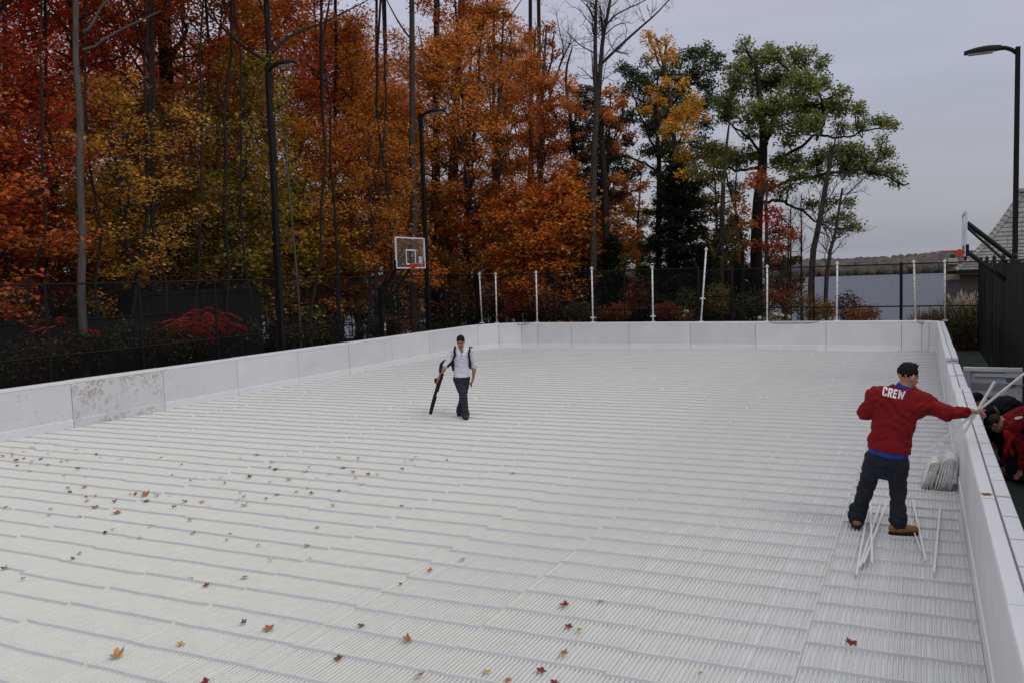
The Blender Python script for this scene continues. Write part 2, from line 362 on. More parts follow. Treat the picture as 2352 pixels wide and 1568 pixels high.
pf = [(x, YF, 0) for x in fx] + [(.22, YF - .10, 0), (.40, YF - .32, 0), (XR, YF - .62, 0)]
boards('rink_wall', pf, 'straight white board wall across the far end, in front of the lake', side=-1, mats={3: M_scuff})
ry = [YF - .62, 29.0, 26.6, 24.15, 21.7, 19.30]
boards('rink_wall', [(XR, y, 0) for y in ry], 'white board wall on the right beyond the gateway', side=-1, zj=[0, 0, 0, .0, .015], notch=True)
ry2 = [18.41, 16.6, 14.72, 12.42, 10.25, 7.92, 5.50, 3.05, .6, -1.9]
boards('rink_wall', [(XR + (.0 if i != 1 else .0), y, 0) for i, y in enumerate(ry2)], 'near white board wall on the right, orange leaf on its cap', side=-1, zj=[-.01, -.025, .02, .0, .005, 0, .0, .004, 0], notch=True)

# scattered dirt line at the foot, the open gate panel
def gate():
    g0 = Vector((.72, 18.15, -.05)); root = empty('gate_panel', g0, label='open white moulded gate panel standing outside the right boards, latch showing', cat='gate')
    Lg, Hg = .98, 1.08; mb = MB()
    mb.box((Lg / 2, .035, Hg / 2), (Lg, .03, Hg)); mb.box((Lg / 2, 0, Hg - .04), (Lg, .10, .08)); mb.box((.06, 0, Hg / 2 - .04), (.12, .06, Hg - .08)); mb.box((Lg - .13, 0, Hg / 2 - .04), (.26, .06, Hg - .08))
    mb.build('frame', M_cap, root, bevel=.008)
    for z in (.22, .46, .70):
        mb = MB(); mb.prism([(-.07, -.05), (.0, -.09), (0, .09), (-.07, .03)], (.13, .02, z), (Lg - .27, .02, z)); mb.build('rib', M_plastic, root, bevel=.012)
    mb = MB(); mb.box((.46, -.02, .93), (.55, .015, .06)); mb.build('recess_strip', M_cap, root, bevel=.004)
    M_st = mat('zinc_latch', (.35, .38, .42), .35, metal=.8)
    mb = MB(); mb.box((Lg - .2, -.045, .86), (.15, .02, .09)); mb.box((Lg - .2, -.045, .76), (.15, .03, .07)); mb.tube([(Lg - .3, -.07, .78), (Lg + .14, -.07, .76)], .014, 8); mb.build('latch', M_st, root, bevel=.004)
    for x, z in ((.05, .95), (.05, .9), (.10, .93), (.04, .7), (.08, .7), (.04, .64), (Lg - .05, .9), (Lg - .05, .62), (Lg - .05, .45), (Lg - .06, .25)):
        mb = MB(); mb.tube([(x, -.028, z), (x, -.036, z)], .009, 8); mb.build('bolt_hole', M_gap, root)
    root.rotation_euler = (0, 0, R(-1))
gate()

# ------------------------------------------------------------------ foliage
def leaf_material():
    M = bpy.data.materials.new('leaf'); M.use_nodes = True; n = M.node_tree.nodes; l = M.node_tree.links
    for q in list(n): n.remove(q)
    out = n.new('ShaderNodeOutputMaterial'); oi = n.new('ShaderNodeObjectInfo'); ge = n.new('ShaderNodeNewGeometry'); t = n.new('ShaderNodeTexCoord')
    # clumps of slightly different hue through the crown, plus leaf-to-leaf variation
    nz = n.new('ShaderNodeTexNoise'); nz.inputs['Scale'].default_value = .45; nz.inputs['Detail'].default_value = 3
    ad = n.new('ShaderNodeVectorMath'); ad.operation = 'MULTIPLY_ADD'; l.new(oi.outputs['Random'], ad.inputs[0]); ad.inputs[1].default_value = (37, 37, 37); l.new(t.outputs['Object'], ad.inputs[2]); l.new(ad.outputs[0], nz.inputs[0])
    hue = n.new('ShaderNodeMapRange'); hue.inputs[1].default_value = .3; hue.inputs[2].default_value = .7; hue.inputs[3].default_value = .492; hue.inputs[4].default_value = .51; l.new(nz.outputs[0], hue.inputs[0])
    r2 = n.new('ShaderNodeMapRange'); r2.inputs[3].default_value = -.008; r2.inputs[4].default_value = .014; l.new(ge.outputs['Random Per Island'], r2.inputs[0])
    h = n.new('ShaderNodeMath'); l.new(hue.outputs[0], h.inputs[0]); l.new(r2.outputs[0], h.inputs[1])
    m1 = n.new('ShaderNodeMath'); m1.operation = 'MULTIPLY'; m1.inputs[1].default_value = 7.31; l.new(ge.outputs['Random Per Island'], m1.inputs[0])
    fr = n.new('ShaderNodeMath'); fr.operation = 'FRACT'; l.new(m1.outputs[0], fr.inputs[0])
    v = n.new('ShaderNodeMapRange'); v.inputs[3].default_value = .55; v.inputs[4].default_value = 1.45; l.new(fr.outputs[0], v.inputs[0])
    hs = n.new('ShaderNodeHueSaturation'); l.new(h.outputs[0], hs.inputs['Hue']); l.new(v.outputs[0], hs.inputs['Value']); l.new(oi.outputs['Color'], hs.inputs['Color'])
    d = n.new('ShaderNodeBsdfDiffuse'); l.new(hs.outputs[0], d.inputs[0])
    tr = n.new('ShaderNodeBsdfTranslucent'); l.new(hs.outputs[0], tr.inputs[0])
    gl = n.new('ShaderNodeBsdfGlossy'); gl.inputs['Roughness'].default_value = .45; gl.inputs[0].default_value = (.6, .6, .65, 1)
    m2 = n.new('ShaderNodeMixShader'); m2.inputs[0].default_value = .45; l.new(d.outputs[0], m2.inputs[1]); l.new(tr.outputs[0], m2.inputs[2])
    m3 = n.new('ShaderNodeMixShader'); m3.inputs[0].default_value = .035; l.new(m2.outputs[0], m3.inputs[1]); l.new(gl.outputs[0], m3.inputs[2])
    l.new(m3.outputs[0], out.inputs[0]); return M
M_leaf = leaf_material()

def leaf_arrays(C, size, g, flat=.45, aspect=1.0):
    """one maple-like leaf (six corners) at every centre"""
    N = len(C); sz = size * g.uniform(.65, 1.3, (N, 1))
    nrm = g.normal(0, flat, (N, 3)); nrm[:, 2] += 1; nrm /= np.linalg.norm(nrm, axis=1)[:, None]
    a = g.uniform(0, 2 * np.pi, N); d = np.stack([np.cos(a), np.sin(a), g.normal(-.15, .25, N)], 1)
    u = d - nrm * (d * nrm).sum(1)[:, None]; u /= np.linalg.norm(u, axis=1)[:, None]; w = np.cross(nrm, u)
    sh = [(-.5, 0, 0), (-.12, -.52 * aspect, -.08), (.12, -.2 * aspect, .03), (.55, 0, -.08), (.12, .2 * aspect, .03), (-.12, .52 * aspect, -.08)]
    V = np.stack([C + sz * (u * p + w * q + nrm * r) for p, q, r in sh], 1)
    return V.reshape(-1, 3), np.arange(N * 6).reshape(N, 6)
def leaf_mesh(name, C, size, g, flat=.45, aspect=1.0):
    V, F = leaf_arrays(np.asarray(C), size, g, flat, aspect)
    F = np.vstack([F[:, [0, 1, 2, 3]], F[:, [0, 3, 4, 5]]])
    me = fast_mesh(name, V, F); me.materials.append(M_leaf); return me
def curve(p0, d0, L, n, g, up=.0, wob=.12):
    P = [np.array(p0, float)]; d = np.array(d0, float); d /= np.linalg.norm(d)
    for i in range(n):
        d = d + g.normal(0, wob, 3) + np.array([0, 0, up]); d /= np.linalg.norm(d); P.append(P[-1] + d * L / n)
    return np.array(P)
def spray_points(c, r, n, g, thick=.22, droop=.25):
    a = g.uniform(0, 2 * np.pi, n); q = np.sqrt(g.uniform(0, 1, n)) * r * g.uniform(.75, 1.2, n)
    return np.stack([c[0] + q * np.cos(a), c[1] + q * np.sin(a), c[2] + g.normal(0, thick * r, n) - droop * q * q / max(r, .1)], 1)

def proto_crown(seed, Hc, Rc, nl, leaf=.15, spr=.75, per=34, shape='maple', dens=1.0, r0=.1, bare=.0, up=.10):
    """limbs + leaves around a vertical axis from z=0 (lowest limb) to z=Hc"""
    g = np.random.default_rng(seed); mb = MB(); C = []
    lead = curve((0, 0, 0), (0, 0, 1), Hc * .97, 8, g, 0, .05)
    mb.tube(lead, np.linspace(r0, .015, 9), 6, False)
    for i in range(nl):
        t = (i + .5) / nl; z = Hc * (.02 + .93 * t ** .85)
        prof = {'maple': math.sin(math.pi * min(1, .22 + .80 * t)) ** .7, 'cone': (1 - t) ** .9 + .1, 'column': .75 * (1 - t ** 3) + .15}[shape]
        az = i * 2.39996 + g.uniform(-.5, .5); L = Rc * prof * g.uniform(.65, 1.15); el = R(12 + 48 * t) if shape != 'cone' else R(-8 + 30 * t)
        k = z / Hc * 8; i0 = int(min(7, k)); p0 = lead[i0] * (1 - (k - i0)) + lead[i0 + 1] * (k - i0)
        P = curve(p0, (math.cos(az) * math.cos(el), math.sin(az) * math.cos(el), math.sin(el)), L, 6, g, up * .6, .13)
        rl = r0 * (.55 * (1 - t) + .18); mb.tube(P, np.linspace(rl, .012, 7), 4, False)
        ns = max(3, int(L / spr * 2.0 * dens))
        for s in range(ns):
            u = g.uniform(.28, 1.0) * 6; j = int(min(5, u)); q = P[j] + (P[j + 1] - P[j]) * (u - j)
            d = P[j + 1] - P[j]; d = d / np.linalg.norm(d); sd = g.normal(0, 1, 3); sd[2] *= .35; d = d * .6 + sd * .8
            tw = curve(q, d, g.uniform(.4, 1.0) * spr * 1.6, 3, g, .05, .2); mb.tube(tw, [.014, .010, .007, .004], 3, False)
            if g.random() > bare:
                for e in (tw[-1], tw[1]):
                    C.append(spray_points(e, spr * g.uniform(.55, 1.0), int(per * g.uniform(.6, 1.2)), g))
    return mb, np.vstack(C)
PROTO = []
def make_proto(*a, **k):
    mb, C = proto_crown(*a, **k); me = bpy.data.meshes.new('limbs'); me.from_pydata(np.vstack(mb.v).tolist(), [], mb.f); me.materials.append(M_bark)
    PROTO.append((me, leaf_mesh('crown', C, k.get('leaf', .15), np.random.default_rng(a[0] + 99)))); return len(PROTO) - 1
P_BIG = [make_proto(s, 13, 4.6, 33, leaf=.13, spr=.8, per=29) for s in (1, 2, 3, 4)]
P_MID = [make_proto(s, 9, 3.2, 34, leaf=.12, spr=.7, per=23, dens=.85) for s in (11, 12, 13)]
P_UND = [make_proto(s, 5.5, 2.3, 24, leaf=.13, spr=.6, per=22, r0=.05) for s in (21, 22)]
P_THIN = [make_proto(s, 10, 2.9, 30, leaf=.14, spr=.65, per=13, r0=.06, bare=.35, up=.2) for s in (31, 32)]
print('leaf quads', [len(p[1].polygons) for p in PROTO])

RED = (.54, .075, .032); REDO = (.62, .145, .038); ORG = (.68, .235, .045); AMB = (.68, .31, .055); GOLD = (.64, .36, .06); YEL = (.62, .35, .045); OLV = (.36, .30, .05); GRN = (.075, .10, .028); DGR = (.03, .045, .02); BRN = (.26, .10, .03)
ANCH = [(60, 120, RED), (60, 330, RED), (60, 480, REDO), (50, 600, REDO), (140, 60, RED), (170, 260, REDO), (240, 100, AMB), (250, 220, OLV), (230, 330, BRN), (240, 420, GOLD), (300, 480, AMB), (170, 480, GOLD), (330, 560, GOLD), (240, 560, GOLD), (430, 540, GOLD), (620, 560, GOLD), (520, 470, GOLD), (330, 380, REDO), (420, 450, ORG),
        (300, 160, AMB), (400, 60, ORG), (500, 90, REDO), (470, 220, REDO), (540, 330, ORG), (590, 470, OLV), (640, 380, OLV), (690, 170, REDO), (760, 130, RED), (780, 260, REDO), (760, 430, ORG), (700, 540, AMB), (860, 300, AMB), (870, 90, ORG), (940, 60, AMB),
        (860, 480, ORG), (960, 540, REDO), (1020, 560, ORG), (1090, 60, ORG), (1160, 100, REDO), (1090, 250, ORG), (1060, 430, AMB), (1160, 520, ORG), (1200, 400, ORG), (1200, 220, ORG), (1280, 330, ORG), (1280, 520, AMB), (1060, 660, BRN), (420, 640, OLV), (250, 640, OLV), (560, 600, OLV), (800, 650, BRN), (870, 620, GOLD), (1180, 620, ORG), (1240, 450, AMB), (1120, 400, AMB)]
def colour_at(px, py, g):
    w = [math.exp(-((px - a) ** 2 + (py - b) ** 2) / (2 * 75 ** 2)) + 1e-6 for a, b, c in ANCH]; j = g.choices(range(len(ANCH)), w)[0]; c = ANCH[j][2]
    return tuple(v * g.uniform(.88, 1.12) for v in c) + (1,)
def px_of(p):
    d = Vector(p) - CC; z = d.dot(CF); return 1176 + CAM_F * d.dot(CR) / z, 784 - CAM_F * d.dot(CU) / z
def tree(loc, zc, proto, scale, color, label, rz=0, trunk_r=.14, name='maple_tree', cat='tree', group='autumn trees behind the rink', lean=(0, 0), bark=None, sz=1.0):
    root = empty(name, loc, label=label, cat=cat, group=group)
    top = Vector((lean[0] * zc, lean[1] * zc, zc)); g = np.random.default_rng(int(abs(loc[0] * 977 + loc[1] * 131)) + 5)
    n = 7; ts = np.linspace(0, 1, n); P = [top * t + Vector((g.normal(0, .05), g.normal(0, .05), 0)) * (1 if 0 < t < 1 else 0) for t in ts]
    P[0] = Vector((0, 0, -.4)); b = MB(); rr = [trunk_r * (1.35 if t == 0 else 1.0 - .35 * t) for t in ts]; b.tube(P, rr, 9, False); b.build('trunk', bark or M_bark, root, smooth=True)
    lm, cm = PROTO[proto]
    for nm, me in (('limbs', lm), ('crown', cm)):
        o = bpy.data.objects.new(nm, me); COL.objects.link(o); o.parent = root; o.location = top; o.rotation_euler = (lean[1] * -.8, lean[0] * .8, rz); o.scale = (scale, scale, scale * sz)
        if nm == 'crown': o.color = color
    return root

HUES = {RED: 'crimson red', REDO: 'red-orange', ORG: 'orange', AMB: 'amber', GOLD: 'gold-brown', YEL: 'yellow', OLV: 'olive green and gold', GRN: 'green', DGR: 'dark green', BRN: 'russet brown'}
def hue_name(c):
    return min(HUES.items(), key=lambda kv: sum((a / max(.01, sum(kv[0])) - b / max(.01, sum(c[:3]))) ** 2 for a, b in zip(kv[0], c[:3])) + .3 * (sum(kv[0]) - sum(c[:3])) ** 2)[1]
ORD = ['leftmost', 'second from the left', 'third from the left', 'fourth from the left', 'fifth from the left', 'sixth from the left', 'seventh from the left', 'eighth from the left', 'ninth from the left', 'tenth from the left', 'eleventh from the left', 'twelfth from the left', 'thirteenth from the left', 'fourteenth from the left', 'fifteenth from the left', 'sixteenth from the left', 'seventeenth from the left', 'eighteenth from the left', 'nineteenth from the left', 'twentieth from the left']
ORD += ['twenty-' + w_ + ' from the left' for w_ in ('first', 'second', 'third', 'fourth', 'fifth', 'sixth', 'seventh', 'eighth', 'ninth')] + ['thirtieth from the left'] + ['thirty-' + w_ + ' from the left' for w_ in ('first', 'second', 'third', 'fourth', 'fifth', 'sixth', 'seventh', 'eighth', 'ninth')]
ROWN = ['front row', 'second row', 'third row', 'fourth row', 'back row']
def forest():
    g = random.Random(21)
    rows = [(-23.5, 12, 37, 3.1, 'mid'), (-27, 13, 42, 3.6, 'big'), (-31.5, 14, 48, 4.2, 'big'), (-37, 16, 54, 5.0, 'big'), (-45, 18, 62, 6.2, 'big')]
    for ri, (x0, y0, y1, st, kind) in enumerate(rows):
        spots = []; y = y0
        while y < y1:
            spots.append((x0 + g.uniform(-1.4, 1.4), y + g.uniform(-.8, .8))); y += st * g.uniform(.8, 1.2)
        if ri in (1, 2, 3):                                   # the wood wraps round the far corner of the rink
            yy = (38.5, 43.5, 49)[ri - 1]; x = x0 + 3; xe = (-17.5, -19.5, -21.5)[ri - 1]
            while x < xe: spots.append((x, yy + g.uniform(-1.2, 1.2))); x += st * g.uniform(.8, 1.15)
        if ri >= 3: spots = [q for q in spots if not 630 < px_of((q[0], q[1], 6))[0] < 860]
        spots.sort(key=lambda q: px_of((q[0], q[1], 6))[0])
        for k, (x, yy) in enumerate(spots):
            z0 = float(terrain_z(x, yy))
            if kind == 'mid': pr = g.choice(P_MID); zc = g.uniform(1.6, 3.6); sc = g.uniform(.8, 1.05); tr = g.uniform(.07, .12); hc = 9
            else: pr = g.choice(P_BIG); zc = g.uniform(2.8, 7.5); sc = g.uniform(.85, 1.15); tr = g.uniform(.13, .24); hc = 13
            cpx = px_of((x, yy, z0 + zc + hc * sc * .45)); col = colour_at(cpx[0], cpx[1], g)
            if cpx[0] > 1150: sc *= .78
            lab = f"{hue_name(col)} maple, {ORD[k].replace(' from the left', '')} along the {ROWN[ri]} of the wood"
            tree((x, yy, z0), zc, pr, sc, col, lab, g.uniform(0, 6.28), tr, lean=(g.uniform(-.04, .04), g.uniform(-.04, .04)), bark=g.choice([M_bark, M_barkd]), sz=g.uniform(.9, 1.15))
    sp = []
    for i in range(82):
        t = i / 82; sp.append((-21.8 - g.uniform(0, 14) ** 1.0, 12 + t * 32))
    for i in range(26): sp.append((-22 + g.uniform(0, 7), 36 + g.uniform(0, 7)))
    sp.sort(key=lambda q: px_of((q[0], q[1], 3))[0])
    SPN = [f'{ORD[i % 20].replace(" from the left", "")} in the {("left", "left middle", "middle", "right middle", "right", "far right")[i // 20]} stretch' for i in range(120)]
    for k, (x, y) in enumerate(sp):
        z0 = float(terrain_z(x, y)); pr = g.choice(P_UND); sc = g.uniform(.75, 1.25); zc = g.uniform(.3, 2.4)
        cpx = px_of((x, y, z0 + zc + 2.4)); col = colour_at(cpx[0], cpx[1], g)
        tree((x, y, z0), zc, pr, sc, col, f"{hue_name(col)} sapling under the maples, {SPN[k]}", g.uniform(0, 6.28), .045, name='sapling', group='young trees under the forest edge')
forest()

# ------------------------------------------------------------------ trees shaped one by one
def c3(x, y): return ((1400 + x / 2.613) / 1.0884, (50 + y / 2.613) / 1.0884)
def c2(x, y): return ((800 + x / 2.613) / 1.0884, (y / 2.613) / 1.0884)
def blob_tree(name, label, conv, Y, trunk, tr, limbs, blobs, colour, leaf=.13, dens=1.0, seed=1, depth=1.6, cl=.42, bark=None, group=None, cols=None, lr=.35, cat='tree'):
    """trunk and limbs follow measured lines at distance Y; every leaf clump has its own depth"""
    g = np.random.default_rng(seed); bark = bark or M_bark
    def P(x, y, dy=0): return np.array(aty(*conv(x, y), Y + dy))
    tp = [P(*q) for q in trunk]; base = tp[0].copy(); base[2] = float(terrain_z(base[0], base[1])) - .2
    root = empty(name, base, label=label, cat=cat, group=group)
    if base[2] < tp[0][2] - .3: tp = [base] + tp
    o = np.array(base); mb = MB(); n = len(tp); rr = [tr * (1.25 - 1.05 * (i / (n - 1)) ** 1.3) for i in range(n)]
    def smooth(p):
        p = np.array(p); 
        for _ in range(2):
            q = [p[0]]
            for a, b_ in zip(p, p[1:]): q += [a * .75 + b_ * .25, a * .25 + b_ * .75]
            p = np.array(q + [p[-1]])
        return p
    sp = smooth([t - o for t in tp]); mb.tube(sp, np.interp(np.linspace(0, 1, len(sp)), np.linspace(0, 1, n), rr), 8, False)
    nodes = [(q, .5 * tr) for q in sp[len(sp) // 3:]]
    mb.build('trunk', bark, root, smooth=True); mb = MB()
    for L in limbs:
        d1 = g.uniform(-depth, depth); m_ = len(L); pts = [P(x, y, d1 * (i / (m_ - 1))) - o for i, (x, y) in enumerate(L)]
        q = smooth(pts); q[1:-1] += g.normal(0, .04, (len(q) - 2, 3)); r_ = np.linspace(lr * tr, .03, len(q)); mb.tube(q, r_, 6, False); nodes += [(a, b_) for a, b_ in zip(q, r_)]
    N0 = np.array([q for q, _ in nodes]); C = {}
    for bi, bl in enumerate(blobs):
        x, y, r = bl[:3]; ci = bl[3] if len(bl) > 3 else 0
        c = P(x, y, g.normal(0, depth)) - o; rad = r / 2.613 / 1.0884 / CAM_F * (Y * 1.06)
        dd = np.linalg.norm(N0 - c, axis=1) + np.maximum(0, N0[:, 2] - c[2]) * 1.5; j = int(np.argmin(dd)); a = N0[j]
        mid = (a + c) / 2 + g.normal(0, .15, 3) * min(1, dd[j] / 2) - np.array([0, 0, .12]) * dd[j]
        L = smooth([a, mid, c]); mb.tube(L, np.linspace(min(.10, max(.025, nodes[j][1] * .7)), .018, len(L)), 4, False)
        k = max(6, int(dens * 42 * (rad / .8) ** 2))
        for _ in range(k):
            v = g.normal(0, 1, 3); v /= np.linalg.norm(v); cc = c + v * rad * g.uniform(.35, 1.0) * np.array([1, 1, .8])
            st = L[int(g.integers(2, len(L)))]; tw = np.array([st, (st + cc) / 2 + g.normal(0, .06, 3), cc]); mb.tube(tw, [.014, .009, .005], 3, False)
            C.setdefault(ci, []).append(spray_points(cc, cl * g.uniform(.6, 1.1), int(24 * g.uniform(.6, 1.3)), g, .32, .3))
    mb.build('limbs', bark, root, smooth=True)
    for ci, cs in C.items():
        me = leaf_mesh('crown', np.vstack(cs), leaf, g, .6); ob = link('crown', me, None, root); ob.color = (*((cols or [colour])[ci]), 1)
    return root
OAKG = (.22, .245, .06)
blob_tree('oak_tree', 'big spreading green oak with crooked limbs reaching out over the lake', c3, 41, [(1280, 1568), (1290, 1200), (1320, 1000), (1330, 820), (1320, 600), (1295, 420), (1270, 250)], .25,
    [[(1322, 900), (1290, 840), (1220, 750), (1130, 690), (1060, 640)], [(1340, 830), (1370, 700), (1400, 560), (1450, 420), (1520, 330)], [(1370, 930), (1480, 880), (1580, 825), (1690, 740), (1760, 768), (1880, 772), (1990, 730), (2110, 700)],
     [(1350, 1130), (1440, 1065), (1600, 1040), (1750, 1000), (1900, 985), (2050, 985), (2190, 1060), (2280, 1075)], [(1340, 1190), (1450, 1175), (1550, 1230), (1690, 1330), (1760, 1365)], [(1310, 960), (1200, 985), (1060, 965), (960, 960)], [(1700, 745), (1720, 640), (1700, 500), (1650, 380)]],
    [(1200, 150, 30), (1190, 190, 45), (1280, 260, 100), (1150, 330, 80), (1400, 230, 75), (1370, 180, 30), (1580, 240, 80), (1500, 200, 40), (1700, 290, 40), (1740, 250, 25), (1450, 380, 120), (1300, 420, 120), (1130, 430, 90), (1090, 520, 80), (1600, 420, 105), (1710, 420, 70), (1830, 460, 50), (1100, 600, 90), (1280, 600, 110), (1420, 560, 110), (1560, 560, 105), (1700, 570, 90),
     (1830, 560, 80), (1940, 560, 45), (1970, 590, 25), (1250, 740, 60), (1400, 690, 80), (1550, 690, 90), (1690, 660, 70), (1850, 700, 55), (1970, 690, 60), (2090, 645, 50), (2190, 690, 35), (2140, 670, 40), (1480, 800, 50), (1250, 880, 75), (1150, 920, 70), (1080, 900, 60), (1450, 930, 80), (1550, 920, 80), (1690, 900, 90), (1840, 870, 90), (1980, 890, 95), (2120, 870, 70), (2110, 775, 30), (2050, 970, 75), (2180, 990, 50), (2200, 1060, 28),
     (1890, 970, 75), (1560, 1010, 65), (1700, 1020, 60), (1500, 1090, 45), (1440, 1130, 40), (1640, 1200, 50), (1780, 1180, 40), (1900, 1180, 38), (1860, 1290, 45), (1900, 1330, 45), (1830, 1380, 30), (1780, 1310, 35), (1940, 1350, 20)], OAKG, leaf=.12, seed=5, dens=1.25, cl=.38, bark=M_barkd, lr=.36)
blob_tree('oak_tree', 'dark green oak standing left of the big spreading oak, mixed with yellow leaves', c3, 43.5, [(640, 1568), (650, 1000), (640, 800), (620, 600), (640, 350)], .15,
    [[(640, 900), (560, 720), (500, 560), (430, 380)], [(645, 850), (760, 650), (850, 450), (880, 280)], [(645, 1000), (540, 920), (430, 880), (300, 940)], [(640, 700), (760, 500), (960, 330)]],
    [(400, 300, 45), (460, 330, 50), (560, 270, 40), (500, 400, 80), (560, 440, 100), (680, 350, 70), (770, 260, 60), (850, 220, 60), (940, 210, 60), (1010, 250, 50), (1040, 300, 40), (900, 320, 80), (800, 400, 80), (950, 430, 75), (1000, 530, 75), (900, 560, 75), (560, 560, 75), (450, 620, 70), (600, 700, 75), (950, 680, 60), (420, 470, 50), (680, 480, 70), (720, 850, 70), (620, 850, 60), (900, 800, 70), (830, 900, 60)], (.08, .11, .04), leaf=.12, cl=.38, dens=1.25, seed=6, bark=M_barkd, lr=.5)
blob_tree('yellow_tree', 'golden yellow tree in front of the dark green oak, thin leafy top', c3, 39.5, [(735, 1568), (760, 1000), (740, 700), (700, 400), (630, 120)], .15,
    [[(750, 900), (800, 760), (850, 620), (900, 540)], [(700, 420), (650, 300), (600, 150), (575, 70)], [(720, 500), (680, 300), (690, 160)]],
    [(575, 90, 25), (590, 150, 40), (640, 180, 40), (690, 130, 30), (640, 250, 45), (700, 250, 40), (720, 200, 25), (740, 380, 50), (820, 420, 45), (700, 400, 40), (600, 460, 32), (640, 520, 45), (560, 580, 28), (880, 510, 40), (790, 620, 85), (860, 600, 70), (760, 690, 70), (910, 560, 45), (920, 620, 40), (830, 720, 55), (700, 750, 35), (820, 870, 60), (790, 940, 40), (800, 1000, 30)], (.70, .36, .045), leaf=.12, seed=7, dens=.7)
blob_tree('olive_tree', 'slim olive and gold tree leaning beside the big oak trunk', c3, 38.6, [(1050, 1568), (1062, 1200), (1070, 1000), (1090, 800), (1110, 640)], .12,
    [[(1065, 1200), (980, 1080), (900, 1000)], [(1070, 1050), (1000, 900), (950, 800)], [(1060, 1300), (1000, 1250), (930, 1230)]],
    [(980, 850, 70, 0), (900, 980, 70, 0), (1000, 1030, 60, 0), (860, 1100, 55, 0), (940, 1180, 60, 1), (1020, 1260, 60, 1), (900, 1310, 55, 1), (1060, 1390, 50, 1), (960, 1420, 55, 1), (870, 900, 55, 0), (1050, 930, 50, 0), (820, 1200, 45, 1), (1090, 1500, 50, 0), (950, 1520, 60, 1), (1170, 1180, 38, 2), (1200, 1240, 35, 2), (1150, 1350, 30, 2), (1230, 1330, 32, 2), (1220, 1450, 40, 2)], OLV, cols=[(.15, .14, .035), (.32, .2, .04), (.42, .17, .05)], leaf=.13, seed=8)
blob_tree('maple_tree', 'small bright red maple in front of the big oak trunk', c3, 38.2, [(1350, 1568), (1350, 1350), (1345, 1200), (1360, 1040)], .09,
    [[(1348, 1400), (1400, 1340), (1450, 1300)], [(1348, 1300), (1320, 1150), (1270, 1050)]],
    [(1290, 1030, 55, 1), (1350, 1100, 55, 1), (1400, 1050, 40, 1), (1240, 1060, 32, 1), (1390, 1240, 50, 0), (1420, 1310, 55, 0), (1350, 1310, 35, 0), (1400, 1390, 55, 0), (1470, 1380, 45, 1), (1530, 1400, 22, 1), (1400, 1470, 55, 1), (1450, 1500, 45, 1), (1330, 1480, 50, 1), (1370, 1560, 50, 1)], RED, cols=[(.48, .04, .015), (.42, .10, .03)], leaf=.12, seed=9, group='autumn trees at the far end')
blob_tree('maple_tree', 'orange maple between the bare forked tree and the dark spruce', c3, 42, [(330, 1568), (300, 1100), (320, 800), (330, 500)], .13,
    [[(310, 1100), (380, 950), (430, 850)], [(315, 900), (380, 700), (420, 560)], [(310, 1250), (400, 1150), (470, 1120)]],
    [(330, 470, 60), (420, 530, 60), (300, 620, 60), (380, 690, 70), (450, 760, 55), (350, 850, 55), (430, 900, 50), (290, 760, 50), (360, 1020, 50), (430, 1080, 45), (400, 1150, 60), (480, 1180, 45), (440, 1240, 50), (400, 1330, 75), (480, 1380, 60), (430, 1450, 75), (520, 1450, 45), (380, 1540, 65), (500, 1540, 55), (530, 1090, 35), (560, 1070, 30)], ORG, leaf=.13, seed=10, dens=.9, group='autumn trees at the far end')
cx = [(60, 430, 55), (100, 480, 55), (40, 560, 75), (120, 600, 50), (60, 700, 75), (30, 820, 85), (110, 760, 55), (60, 950, 85), (40, 1080, 80), (100, 1200, 75), (40, 1320, 85), (80, 1450, 75), (130, 1330, 50), (130, 1050, 50), (150, 900, 40)]
blob_tree('maple_tree', 'orange maple with a bare twiggy top just left of the bare forked tree', c3, 40, [(110, 1568), (112, 1200), (110, 950), (60, 600), (30, 350), (80, 180)], .15, [[(110, 1000), (60, 850), (0, 760)], [(80, 750), (110, 600), (120, 480)]], cx, ORG, leaf=.13, seed=12, group='autumn trees at the far end')
mid = [(1200, 100, 60), (1280, 180, 50), (1380, 230, 45), (1480, 170, 35), (1500, 280, 45), (1400, 400, 75), (1250, 450, 85), (1520, 350, 40), (1350, 520, 85), (1150, 300, 75), (1050, 180, 85), (980, 100, 85), (1100, 60, 75), (1250, 620, 95), (1450, 560, 75), (1500, 680, 75), (1380, 750, 95), (1250, 780, 85), (1560, 640, 50), (1560, 780, 70), (1480, 850, 85), (1350, 900, 95), (1200, 920, 90), (1100, 800, 80), (1560, 950, 60), (1450, 1000, 85), (1300, 1080, 85), (1150, 1080, 85), (1000, 1000, 85), (900, 950, 85), (980, 1150, 85), (1100, 1230, 85),
       (1250, 1250, 75), (1400, 1200, 75), (1550, 1150, 60), (1500, 1300, 75), (1350, 1380, 85), (1200, 1400, 85), (1050, 1380, 85), (900, 1300, 90), (850, 1450, 85), (980, 1500, 85), (1150, 1530, 75), (1300, 1530, 75), (1450, 1480, 75), (1560, 1450, 60), (1000, 1250, 60), (1350, 250, 55), (1260, 340, 70)]
